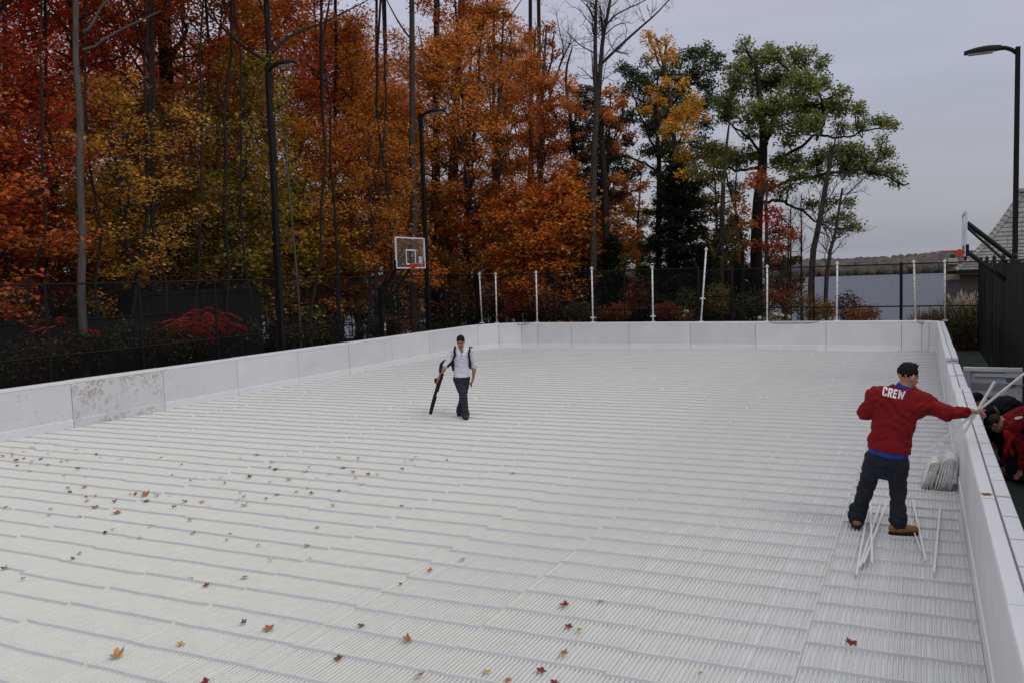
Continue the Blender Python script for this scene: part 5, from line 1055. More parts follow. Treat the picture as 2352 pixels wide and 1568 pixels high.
def hand(S_, wrist, d, palm_n, side, curl=.6, sc=1.0, spread=.2):
    """palm and five fingers; d = direction of the hand, palm_n = palm normal (fingers curl towards it)"""
    w = np.array(wrist, float); d = np.array(d, float); d /= np.linalg.norm(d); n_ = np.array(palm_n, float); n_ -= d * (n_ @ d); n_ /= np.linalg.norm(n_); x = np.cross(d, n_) * side
    S_.cap(w, w + d * .03 * sc, .026 * sc, .026 * sc, .015); pc = w + d * .055 * sc; M = np.stack([x, d, n_], 1); S_.ell(pc, np.array((.040, .050, .017)) * sc, M, .012)
    for i, (o_, L1) in enumerate(((-.030, .036), (-.010, .043), (.010, .040), (.029, .031))):
        a = w + d * (.092 - .006 * abs(i - 1)) * sc + x * o_ * sc; ang = curl * (.8 + .12 * i); d1 = d * math.cos(ang) + n_ * math.sin(ang) + x * o_ * spread * 3; b = a + d1 * L1 * sc; a2 = ang * 2.0; d2 = d * math.cos(a2) + n_ * math.sin(a2); c = b + d2 * L1 * .75 * sc
        S_.cap(a - d * .02 * sc, a, .0098 * sc, .0092 * sc, .006); S_.cap(a, b, .0092 * sc, .0082 * sc, .004); S_.cap(b, c, .0082 * sc, .007 * sc, .004)
    t0 = w + d * .03 * sc - x * .028 * sc; t1 = t0 + (d * .6 - x * .55 + n_ * .35) * .042 * sc; t2 = t1 + (d * .75 + n_ * .55 - x * .05) * .034 * sc; S_.cap(t0, t1, .013 * sc, .011 * sc, .008); S_.cap(t1, t2, .0108 * sc, .0085 * sc, .005)
def eyes(L, M, parent, off, sc=1.0):
    b = MB()
    for s in (-1, 1):
        c = L(.031 * s, .0815, .004) - off; V = []
        for i in range(6):
            for j in range(10): a = math.pi * i / 5; q = 2 * math.pi * j / 10; V.append(c + .0115 * np.array((math.sin(a) * math.cos(q), math.sin(a) * math.sin(q), math.cos(a))))
        b.raw(V, [(i * 10 + j, i * 10 + (j + 1) % 10, (i + 1) * 10 + (j + 1) % 10, (i + 1) * 10 + j) for i in range(5) for j in range(10)])
    b.build('eyes', mat('eye', (.03, .02, .015), .2), parent, True)
def boot(S_, ankle, toe_dir, floor, L=.27, w=.048, k=.015):
    a = np.array(ankle, float); t = np.array((toe_dir[0], toe_dir[1], 0), float); t /= np.linalg.norm(t); h = np.array((a[0], a[1], floor + .05)) - t * .055
    S_.cap((a[0], a[1], floor + .12), (a[0], a[1], floor + .07), .046, .05, k); S_.cap(h, h + t * .09, .048, .05, k); S_.cap(h + t * .08, h + t * (L - .07) + (0, 0, -.008), .05, .042, k + .01)
def sole(ankle, toe_dir, floor, parent, off, name='boot_sole', L=.29):
    t = np.array((toe_dir[0], toe_dir[1], 0), float); t /= np.linalg.norm(t); x = np.array((t[1], -t[0], 0)); c = np.array((ankle[0], ankle[1], 0)) - t * .105; out = []
    for i in range(20): a = 2 * math.pi * i / 20; u = (1 - math.cos(a)) / 2 * L; w = .046 * abs(math.sin(a)) ** .6 * (1 + .15 * math.sin(u / L * 3)) * (1 if math.sin(a) > 0 else -1); out.append(c + t * u + x * w)
    b = MB(); b.raw([q + (0, 0, floor) for q in out] + [q + (0, 0, floor + .03) for q in out], [(i, (i + 1) % 20, 20 + (i + 1) % 20, 20 + i) for i in range(20)] + [tuple(range(20))[::-1], tuple(range(20, 40))])
    for i in range(8): b.box(c + t * (.03 + i * (L - .05) / 7) + (0, 0, floor - .004), (.085 * (1 if 0 < i < 7 else .7), .016, .012), Matrix.Rotation(math.atan2(-t[0], t[1]), 3, 'Z'))
    b.v = [q - off for q in b.v]; b.build(name, M_sole, parent, bevel=.003)
def wrinkle(dirs):
    def fn(P):
        r = 0
        for (a, b_, c, ph, am) in dirs: r = r + am * (1 - 2 * np.abs(np.sin(.55 * (P[:, 0] * a + P[:, 1] * b_ + P[:, 2] * c) + ph + 1.5 * np.sin(P[:, 2] * 6 + P[:, 0] * 8 + ph) + .8 * np.sin(P[:, 2] * 17 - P[:, 0] * 13))) ** .8)
        return r
    return fn

# ---- the man with the leaf blower
def cm(x, y): return ((1060 + x / 6.031) / 1.0884, (810 + y / 6.031) / 1.0884)
FL = .022
def blower_man():
    g0 = np.array(atz(*cm(600, 1400), FL)); Rr, Aw, U = frame_at(g0); dep = (Vector(g0) - CC).dot(CF)
    def P(x, y, off=0): p = np.array(atd(*cm(x, y), dep)); q = p - g0; q = g0 + Rr * (q @ Rr) + U * q[2] * 1.0; # flatten onto the plane facing the camera
    def P(x, y, off=0):
        r_ = ray(*cm(x, y)); d = np.array(r_); C0 = np.array(CC); t = ((g0 - C0) @ Aw) / (d @ Aw); p = C0 + d * t; return p + Aw * off
    root = empty('person', g0, label='man in a pale shirt and dark jeans walking with a backpack leaf blower', cat='person'); off = g0
    hd = P(552, 262, -.03); neck = P(562, 400, .02); chest = P(566, 480, .0); waist = P(566, 700, .02); hip = P(566, 800, .02)
    shL, shR = P(440, 415, .0), P(700, 410, .02); elL, wrL = P(335, 610, -.03), P(222, 800, -.10); elR, wrR = P(762, 625, .05), P(742, 810, .0)
    hipL, hipR = P(510, 820, .02), P(622, 820, .04); knF, knB = P(600, 1090, -.08), P(590, 1100, .10); anF, anB = P(628, 1370, -.16), P(545, 1345, .22)
    lo = np.minimum.reduce([hd, wrL, wrR, anF, anB]) - (.32, .32, .25); hi = np.maximum.reduce([hd, wrL, wrR, anF, anB]) + (.32, .32, .2)
    h = .0075; B = SDF(lo, hi, h); face = -Aw - Rr * .28 - U * .32
    L, M = head(B, hd, face, U * 1 + face * .0, 1.02); B.cap(hd - U * .05 + Aw * .02, neck, .056, .062, .02); B.cap(neck, chest, .066, .075, .04); B.cap(chest, waist, .08, .08, .04); B.cap(waist, hip, .08, .09, .04)
    for a, b_, c, s in ((shL, elL, wrL, 1), (shR, elR, wrR, -1)): B.cap(a, b_, .052, .040, .03); B.cap(b_, b_ + (c - b_) * .35, .042, .044, .02); B.cap(b_ + (c - b_) * .35, c, .044, .027, .02)
    for a, b_, c in ((hipL, knF, anF), (hipR, knB, anB)): B.cap(a, b_, .08, .05, .03); B.cap(b_, c, .05, .035, .02)
    tub = (P(190, 835, -.13) - P(225, 700, -.1)); hand(B, wrL, P(188, 850, -.13) - wrL, Rr * .6 + Aw * .5, 1, .95, 1.08); hand(B, wrR, P(712, 905, -.04) - wrR, Aw * .3 - Rr, -1, .45, 1.08)
    body = B.mesh('body', M_skin, root, off); eyes(L, M, root, off)
    H = SDF(hd - .16, hd + .16, .005); H.ell(L(0, -.016, .042), np.array((.083, .100, .092)) * 1.02, M, .01); H.ell(L(0, .095, -.045), (.12, .085, .095), M, .01, sub=True); H.ell(L(.095, .0, -.05), (.035, .05, .06), M, .01, sub=True); H.ell(L(-.095, .0, -.05), (.035, .05, .06), M, .01, sub=True); H.ell(L(0, -.05, -.13), (.12, .12, .08), M, .01, sub=True)
    H.folds(.004, wrinkle([(140, 90, 60, 0, 1), (-90, 120, 100, 1, .6)])); H.mesh('hair', M_hair, root, off)
    # shirt: torso, three-quarter sleeves, standing collar
    T = SDF(lo, hi, .008); fx = Aw
    T.cap(neck + U * -.06, chest, .115, .165, .05, flat=(fx, 1.35)); T.cap(shL, shR, .072, .072, .05); T.cap(chest, waist, .168, .145, .05, flat=(fx, 1.3)); T.cap(waist, P(566, 780, .02), .150, .168, .04, flat=(fx, 1.25))
    for a, b_, c in ((shL, elL, wrL), (shR, elR, wrR)): T.cap(a, b_, .075, .062, .03); T.cap(b_, b_ + (c - b_) * .06, .062, .056, .02)
    T.plane_cut(P(566, 790, .02), -U); T.folds(.0045, wrinkle([(30, 20, 38, 0, 1), (-25, 12, 55, 2, .6), (60, 40, 18, 1, .4)])); T.ell(neck + U * .02 - Aw * .10, (.045, .05, .10), None, .01, sub=True); shirt = T.mesh('shirt', M_shirt, root, off)
    Cc = SDF(neck - .2, neck + .2, .006); Cc.cap(neck - U * .05, neck + U * .018 + Aw * .01, .092, .080, .01); Cc.cap(neck - U * .09, neck + U * .09, .066, .066, .005, sub=True); Cc.ell(neck - Aw * .10 + U * .01, (.035, .05, .08), None, .005, sub=True); Cc.mesh('collar', M_shirt, root, off)
    b = MB(); z0 = P(570, 430, -.115) - off; z1 = P(566, 470, -.165) - off; b.tube([z0, z1], .006, 6); b.build('zip', M_dark, root)
    # dark side panels under the arms, straps
    D = SDF(lo, hi, .008); D.cap(shL + (elL - shL) * .55 + U * -.035 + Rr * .03, P(350, 620, -.05), .038, .045, .03); D.cap(P(425, 560, .0), P(440, 690, .0), .04, .022, .02); D.cap(P(425, 545, 0), P(370, 600, -.03), .05, .045, .03); D.cap(P(700, 520, .04), P(728, 600, .05), .030, .026, .02)
    D.mesh('dark_side_panel', M_dark, root, off)
    for pts, r in (([P(470, 345, .05), P(462, 370, -.07), P(462, 410, -.15), P(470, 450, -.155), P(448, 500, -.10)], .030), ([P(690, 350, .06), P(688, 380, -.06), P(674, 430, -.15), P(680, 480, -.14), P(690, 560, -.06), P(692, 650, .0)], .028)):
        q = SDF(lo, hi, .008)
        for a, b_ in zip(pts, pts[1:]): q.cap(a, b_, r * .85, r * .75, .01, flat=(Aw, 1.8))
        q.mesh('shoulder_strap', M_dark, root, off)
    b = MB(); b.box(P(712, 352, .0) - off, (.05, .05, .05)); b.tube([P(705, 345, 0) - off, P(730, 350, 0) - off], .012, 6); b.build('strap_buckle', M_orange, root, bevel=.01)
    # trousers
    J = SDF(lo, hi, .008); J.cap(P(566, 765, .02), P(566, 830, .02), .14, .150, .03, flat=(fx, 1.3))
    J.cap(hipL, knF, .105, .078, .04); J.cap(knF, anF - (anF - knF) * .0, .078, .066, .03); J.cap(hipR, knB, .105, .078, .04); J.cap(knB, anB, .078, .070, .03); J.cap(anF + U * .03, anF + U * .10, .080, .072, .02); J.cap(anB + U * .02, anB + U * .1, .08, .07, .02)
    J.folds(.006, wrinkle([(12, 10, 34, 0, 1), (30, -20, 60, 1, .5)])); J.plane_cut(P(566, 760, .02), U); J.mesh('jeans', M_denim, root, off)
    for an, d, fl in ((anF, -Aw + Rr * .1, FL), (anB, -Aw + Rr * .75, FL)):
        Bt = SDF(an - .35, an + .3, .007); boot(Bt, (an[0], an[1], 0), d, fl + .01); Bt.mesh('boot', M_brownboot, root, off); sole(an, d, fl, root, off)
    return g0, P
g0, PM = blower_man()
def blower():
    root = empty('leaf_blower', g0, label='black backpack leaf blower with a long tube in the walking man\'s right hand', cat='leaf blower'); off = g0; b = MB()
    pts = [PM(175, 850, -.15), PM(170, 880, -.15)]
    tube = [PM(265, 770, -.08), PM(232, 860, -.10), PM(185, 1020, -.14), PM(140, 1170, -.18), PM(100, 1330, -.22)]
    b.tube([p - off for p in tube], [.044, .046, .044, .042, .036], 14); b.build('blower_tube', M_black, root, smooth=False)
    b = MB(); n = 26; cp_ = [PM(450, 640, .28), PM(390, 590, .22), PM(320, 568, .10), PM(268, 610, .02), PM(258, 680, -.04), PM(268, 770, -.08)]; C_ = []
    for i in range(n + 1): t = i / n * 5; j = min(4, int(t)); C_.append(cp_[j] + (cp_[j + 1] - cp_[j]) * (t - j))
    b.tube([p - off for p in C_], [.046 + .006 * (i % 2) for i in range(n + 1)], 12); b.build('flexible_hose', M_black, root)
    b = MB(); b.tube([PM(225, 845, -.10) - off, PM(190, 840, -.13) - off], .016, 8); b.tube([PM(178, 800, -.14) - off, PM(172, 860, -.14) - off], [.028, .022], 8); b.build('throttle_grip', M_black, root)
    b = MB(); e = PM(205, 1035, -.17) - off; dd = (tube[3] - tube[2]) / np.linalg.norm(tube[3] - tube[2]); w = np.array((.012, .0, .012)); 
    b.tube([e - dd * .05 + np.array(PM(0, 0)) * 0, e + dd * .05], .018, 6); b.build('white_label', M_white, root)
    b = MB(); c = PM(575, 560, .30) - off; b.box(c, (.26, .2, .36)); b.tube([c + (-.02, .12, .0), c + (-.02, .12, .2)], .1, 10); b.build('motor_pack', M_black, root, bevel=.05)
    b = MB(); b.box(PM(718, 655, .25) - off, (.05, .10, .12)); b.build('fuel_tank', mat('translucent_green_tank', (.10, .2, .14), .4), root, bevel=.02)
    b = MB(); b.tube([PM(714, 900, -.03) - off, PM(712, 940, -.03) - off], .016, 8); b.build('hand_grip', M_black, root)
blower()

# ---- the crew man reaching over the boards
def cw(x, y): return ((2080 + x / 2.6125) / 1.0884, (880 + y / 2.6125) / 1.0884)
def plane_P(conv, g0):
    Rr, Aw, U = frame_at(g0); C0 = np.array(CC)
    def P(x, y, off=0): d = np.array(ray(*conv(x, y))); t = ((g0 - C0) @ Aw + off) / (d @ Aw); return C0 + d * t
    return P, Rr, Aw, U
LET = {  # strokes as quads in a 1 x 1 cell
    'C': [(0, .10, .28, .90), (.08, .84, .80, 1.0), (.08, 0, .80, .16), (.60, .68, .88, .94), (.60, .06, .88, .32)],
    'R': [(0, 0, .32, 1), (.3, .8, .8, 1), (.3, .42, .8, .58), (.58, .5, .9, .92), 'leg'],
    'E': [(0, 0, .34, 1), (.3, .8, .85, 1), (.3, .41, .78, .6), (.3, 0, .85, .2)],
    'W': ['w']}
def letters(word, fn, bvh, parent, off, name='lettering'):
    """word laid on a 0..1 x 0..1 patch; fn(u, v) -> point and ray direction"""
    b = MB(); n = len(word); adv = [0.98, .98, .88, 1.3][:n] if word == 'CREW' else [1] * n; tot = sum(adv); x = 0
    for ch, a in zip(word, adv):
        polys = []
        for s in LET[ch]:
            if s == 'leg': polys.append([(.38, .46), (.66, .46), (.95, 0), (.62, 0)])
            elif s == 'w':
                polys += [[(0, 1), (.24, 1), (.33, 0), (.14, 0)], [(.14, 0), (.33, 0), (.53, .85), (.42, .85)], [(.42, .85), (.53, .85), (.83, 0), (.64, 0)], [(.64, 0), (.83, 0), (1.0, 1), (.76, 1)]]
            else: q = s; polys.append([(q[0], q[1]), (q[2], q[1]), (q[2], q[3]), (q[0], q[3])])
        for p in polys:
            m_ = 6; V = []
            for i in range(m_ + 1):
                for j in range(m_ + 1):
                    s, t = i / m_, j / m_; u = (p[0][0] * (1 - s) + p[1][0] * s) * (1 - t) + (p[3][0] * (1 - s) + p[2][0] * s) * t; v = (p[0][1] * (1 - s) + p[1][1] * s) * (1 - t) + (p[3][1] * (1 - s) + p[2][1] * s) * t
                    o_, d = fn((x + u * a * .92) / tot, v); hit = bvh.ray_cast(Vector(o_), Vector(d)); q = hit[0] if hit[0] else Vector(o_); V.append(np.array(q) - np.array(d) * .004)
            b.raw(V, [(i * (m_ + 1) + j, (i + 1) * (m_ + 1) + j, (i + 1) * (m_ + 1) + j + 1, i * (m_ + 1) + j + 1) for i in range(m_) for j in range(m_)])
        x += a
    b.build(name, M_white, parent)
def bvh_of(o): me = o.data; return BVHTree.FromPolygons([tuple(v.co) for v in me.vertices], [tuple(p.vertices) for p in me.polygons])
def crew_man():
    g0 = np.array(atz(*cw(300, 1170), FL)); P, Rr, Aw, U = plane_P(cw, g0); off = g0
    root = empty('person', g0, label='man in a red sweatshirt lettered CREW, reaching over the right boards with white strips', cat='person')
    hd = P(497, 158, .06); neck = P(468, 240, .06); chest = P(425, 330, .05); waist = P(385, 560, .02); hip = P(355, 690, .02)
    shL, shR = P(290, 285, .05), P(592, 322, .07); elL, wrL = P(218, 395, .08), P(300, 400, .30); elR, wrR = P(740, 396, .02), P(905, 385, .02)
    hipL, hipR = P(272, 700, .02), P(430, 720, .02); knL, knR = P(218, 900, .06), P(430, 900, .03); anL, anR = P(160, 1095, .14), P(432, 1115, -.03)
    pts = [hd, neck, shL, wrL, wrR, anL, anR, hip]; lo = np.minimum.reduce(pts) - (.3, .3, .25); hi = np.maximum.reduce(pts) + (.32, .32, .2)
    B = SDF(lo, hi, .008); face = Rr * .80 + Aw * .62 - U * .28; L, M = head(B, hd, face, U, 1.14)
    B.cap(hd - U * .05 - face * .02, neck, .062, .070, .02); B.cap(neck, chest, .075, .09, .04); B.cap(chest, waist, .09, .10, .04); B.cap(waist, hip, .10, .11, .04)
    for a, b_, c in ((shL, elL, wrL), (shR, elR, wrR)): B.cap(a, b_, .06, .048, .03); B.cap(b_, c, .047, .031, .02)
    for a, b_, c in ((hipL, knL, anL), (hipR, knR, anR)): B.cap(a, b_, .09, .058, .03); B.cap(b_, c, .057, .04, .02)
    hand(B, wrR, P(975, 388, 0) - wrR, -U * .8 - Aw * .5, 1, .75, 1.12); hand(B, wrL, Rr + Aw * .2, U * .2 - Aw, -1, .9, 1.1)
    # index finger held out along the strips
    B.cap(P(965, 372, -.02), P(1003, 379, -.03), .011, .009, .006)
    B.mesh('body', M_skin2, root, off); eyes(L, M, root, off)
    H = SDF(hd - .2, hd + .2, .005); H.ell(L(0, -.018, .045), (.092, .108, .103), M, .01); H.ell(L(0, .10, -.05), (.14, .085, .10), M, .01, sub=True)
    for s in (-1, 1): H.ell(L(.10 * s, .012, -.05), (.035, .045, .065), M, .01, sub=True)
    H.ell(L(0, -.045, -.175), (.13, .13, .085), M, .012, sub=True); g = np.random.default_rng(5)
    for i in range(46): a = g.uniform(-1.2, 1.2); q = L(.07 * math.sin(a) * g.uniform(.2, 1), .015 + .055 * g.uniform(-.9, 1), .120 - .02 * abs(a)); H.cap(q, q + M @ np.array((g.normal(0, .012), g.uniform(-.01, .02), g.uniform(.015, .035))), .007, .002, .006)
    H.folds(.005, wrinkle([(140, 90, 60, 0, 1), (-90, 120, 100, 1, .6)])); H.mesh('hair', M_hair, root, off)
    T = SDF(lo, hi, .008); fx = Aw - Rr * .1
    T.cap(neck - U * .08, chest, .14, .20, .06, flat=(fx, 1.35)); T.cap(shL, neck - U * .06, .10, .085, .08); T.cap(neck - U * .06, shR, .085, .10, .08); T.cap(P(330, 340, .05), P(540, 365, .06), .125, .125, .08); T.cap(P(412, 350, .05), P(398, 470, .03), .210, .208, .05, flat=(fx, 1.4)); T.cap(P(398, 470, .03), P(374, 600, .02), .208, .212, .05, flat=(fx, 1.4)); T.cap(P(374, 600, .02), P(368, 680, .02), .212, .208, .05, flat=(fx, 1.4))
    T.cap(shL, elL, .092, .080, .05); T.cap(elL, wrL, .078, .055, .03); T.cap(shR, elR, .095, .078, .05); T.cap(elR, P(845, 393, .02), .076, .058, .03); T.cap(P(845, 393, .02), P(880, 388, .02), .046, .044, .015)
    T.folds(.0075, wrinkle([(26, 18, 30, 0, 1), (-34, 10, 48, 2, .6), (50, 30, 14, 1, .5)]))
    T.cap(neck + U * .0, neck + U * .2, .098, .098, .01, sub=True); T.plane_cut(P(370, 640, .02), -U - Rr * .16)
    shirt = T.mesh('sweatshirt', M_red, root, off)
    Q = SDF(lo, hi, .008); Q.cap(P(368, 600, .02), P(368, 655, .02), .198, .204, .02, flat=(fx, 1.4)); Q.plane_cut(P(370, 672, .02), -U - Rr * .16); Q.folds(.004, wrinkle([(40, 20, 10, 0, 1)])); Q.mesh('undershirt', M_blue, root, off)
    Kc = SDF(neck - .2, neck + .2, .006); Kc.cap(neck - U * .05, neck + U * .008, .104, .088, .01); Kc.mesh('shirt_collar', M_blue, root, off)
    J = SDF(lo, hi, .008); J.cap(P(360, 650, .02), P(354, 720, .02), .182, .186, .04, flat=(fx, 1.35)); J.cap(hipL + Rr * .012, knL, .114, .082, .04); J.cap(knL, anL, .080, .078, .03); J.cap(hipR, knR, .114, .082, .04); J.cap(knR, anR, .080, .078, .03)
    for an in (anL, anR): J.cap(an + U * .12, an + U * .05, .084, .094, .02)
    J.folds(.006, wrinkle([(12, 10, 30, 0, 1), (26, -20, 62, 1, .6)])); J.mesh('jeans', M_denim2, root, off)
    for an, d in ((anL, Aw - Rr * .12), (anR, Rr * .92 + Aw * .25)):
        Bt = SDF(an - .38, an + .32, .007); boot(Bt, (an[0], an[1], 0), d, FL + .015, .30, k=.02); Bt.mesh('boot', M_tan, root, off); sole(an, d, FL, root, off, L=.32)
    up = (P(330, 270) - P(333, 310)); up /= np.linalg.norm(up)
    o00, o10 = P(328, 326, -.6), P(478, 356, -.6); o01, o11 = P(338, 272, -.6), P(496, 300, -.6)
    def fn(u, v): p = (o00 * (1 - u) + o10 * u) * (1 - v) + (o01 * (1 - u) + o11 * u) * v; return p - off, Aw
    letters('CREW', fn, bvh_of(shirt), root, off)
    return P, Rr, Aw, U
CP, CRr, CAw, CU_ = crew_man()
def strip(a, b_, label, w=.026, m_=None, group='loose white plastic strips', t=.02):
    a = Vector(a); b_ = Vector(b_); root_o = a.copy(); mb = MB(); mb.prism([(-w / 2, -t / 2), (w / 2, -t / 2), (w / 2, t / 2), (-w / 2, t / 2)], (0, 0, 0), b_ - a); o = mb.build('plastic_strip', m_ or M_pvc, bevel=.002); o.location = root_o; return tag(o, label, 'plastic strip', group)
strip(CP(640, 632, -.10), CP(1262, 133, .12), 'long white strip in the crew man\'s hand, reaching down toward the bagged tarps')
strip(CP(862, 524, -.04), CP(1064, 188, .08), 'short steep white strip crossing the long one in the crew man\'s hand')
def fz(x, y, z): return Vector(atz(*cw(x, y), z))
for (x0, y0, x1, y1, z0, z1, lab) in [(160, 1450, 240, 990, .045, .055, 'white strip on the floor, lowest and leftmost, beside the left boot'), (182, 1397, 312, 998, .05, .075, 'second white strip from the left on the floor between the boots'), (206, 1374, 356, 985, .06, .09, 'white strip slanting right, under the crossing pile by the left boot'), (262, 1370, 250, 978, .085, .10, 'near-vertical white strip on top of the pile between the boots'),
                                       (612, 1357, 526, 963, .05, .05, 'longer of the two crossed white strips right of the tan boot'), (580, 1290, 498, 1075, .045, .045, 'thin shorter white strip touching the longer one right of the tan boot'), (665, 1437, 706, 1016, .05, .05, 'lone white strip on the floor nearest the right boards')]:
    strip(fz(x0, y0, z0), fz(x1, y1, z1), lab, w=.022 if x0 != 580 else .014)
# folded tarps in clear plastic bags against the boards
M_tarp = mat('folded_white_tarp', (.80, .77, .72), .6, .06, 3)
M_bag = bpy.data.materials.new('clear_plastic_bag'); M_bag.use_nodes = True; n_ = M_bag.node_tree.nodes; l_ = M_bag.node_tree.links; b_ = n_['Principled BSDF']; b_.inputs['Base Color'].default_value = (.8, .8, .82, 1); b_.inputs['Roughness'].default_value = .12; b_.inputs['Specular IOR Level'].default_value = .8
t_ = n_.new('ShaderNodeTexCoord'); x_ = n_.new('ShaderNodeTexNoise'); x_.inputs['Scale'].default_value = 5; x_.inputs['Detail'].default_value = 3; x_.inputs['Distortion'].default_value = .8; l_.new(t_.outputs['Object'], x_.inputs[0]); bu = n_.new('ShaderNodeBump'); bu.inputs['Strength'].default_value = 1; bu.inputs['Distance'].default_value = .03; l_.new(x_.outputs[0], bu.inputs['Height']); l_.new(bu.outputs[0], b_.inputs['Normal'])
tr_ = n_.new('ShaderNodeBsdfTransparent'); mi_ = n_.new('ShaderNodeMixShader'); rm = n_.new('ShaderNodeMapRange'); rm.inputs[1].default_value = .4; rm.inputs[2].default_value = .7; rm.inputs[3].default_value = .12; rm.inputs[4].default_value = .45; l_.new(x_.outputs[0], rm.inputs[0]); l_.new(rm.outputs[0], mi_.inputs[0]); l_.new(tr_.outputs[0], mi_.inputs[1]); l_.new(b_.outputs[0], mi_.inputs[2]); l_.new(mi_.outputs[0], n_['Material Output'].inputs[0])
def tarps(xy, lean, w, L, h, n, label, seed, bag):
    g = np.random.default_rng(seed); root = empty('bagged_tarp', (*xy, FL), label=label, cat='tarp', group='bagged folded tarps by the right boards'); b = MB(); th = w / n
    for i in range(n):                                      # nested folds of one sheet: inverted U shapes, leaning over
        hw = w / 2 * (i + .6) / n; hh = h * (.80 + .20 * (i + .6) / n); prof = []
        for q in range(15):
            a = math.pi * q / 14; xx = -hw * math.cos(a); zz = (hh - hw) + hw * math.sin(a) if 0 < q < 14 else 0
            prof.append((xx, zz))
        prof = [(-hw * 1.15, 0), (-hw * 1.08, hh * .35)] + prof[1:-1] + [(hw * 1.08, hh * .35), (hw * 1.15, 0)]; V = []; nu = 9; m_ = len(prof)
        for u in range(nu):
            y_ = (u / (nu - 1) - .5) * L * (1 - .03 * i) + g.normal(0, .004); sc_ = 1 - .10 * abs(u / (nu - 1) - .5)
            for xx, zz in prof: V.append((xx + lean * zz + .010 * math.sin(u * 1.1 + i + zz * 6), y_, zz * sc_))
        b.raw(V, [(u * m_ + q, u * m_ + q + 1, (u + 1) * m_ + q + 1, (u + 1) * m_ + q) for u in range(nu - 1) for q in range(m_ - 1)])
    fs_ = b.build('folded_sheet', M_tarp, root, smooth=True); md = fs_.modifiers.new('thick', 'SOLIDIFY'); md.thickness = .009; md.offset = -1
    if bag:
        Sg = SDF((-w - .2, -L * .5 - .15, -.01), (w + .3, L * .5 + .15, h + .35), .014); Sg.cap((lean * .05, -L * .38, .1), (lean * .05, L * .38, .1), w * .6, w * .6, .05); Sg.cap((lean * h, -L * .3, h * .8), (lean * h, L * .3, h * .8), w * .55, w * .55, .05); Sg.cap((lean * h * .5, -L * .36, h * .45), (lean * h * .5, L * .36, h * .45), w * .62, w * .62, .05); Sg.cap((lean * h, 0, h), (lean * h + .06, .0, h + .16), .09, .05, .06)
        Sg.folds(.007, wrinkle([(30, 24, 34, 0, 1), (-50, 30, 44, 2, .6), (70, -40, 30, 1, .5)])); Sg.mesh('plastic_bag', M_bag, root)
    return root
pb1 = atz(*cw(725, 892), FL); pb2 = atz(*cw(610, 880), FL)
tarps((pb1.x + .00, pb1.y + .2), .22, .19, .50, .46, 4, 'bagged pile of folded white tarps leaning on the right boards', 1, True)
tarps((pb2.x + .01, pb2.y + .2), .30, .12, .46, .38, 3, 'smaller bagged tarp bundle left of the bigger pile', 2, True)

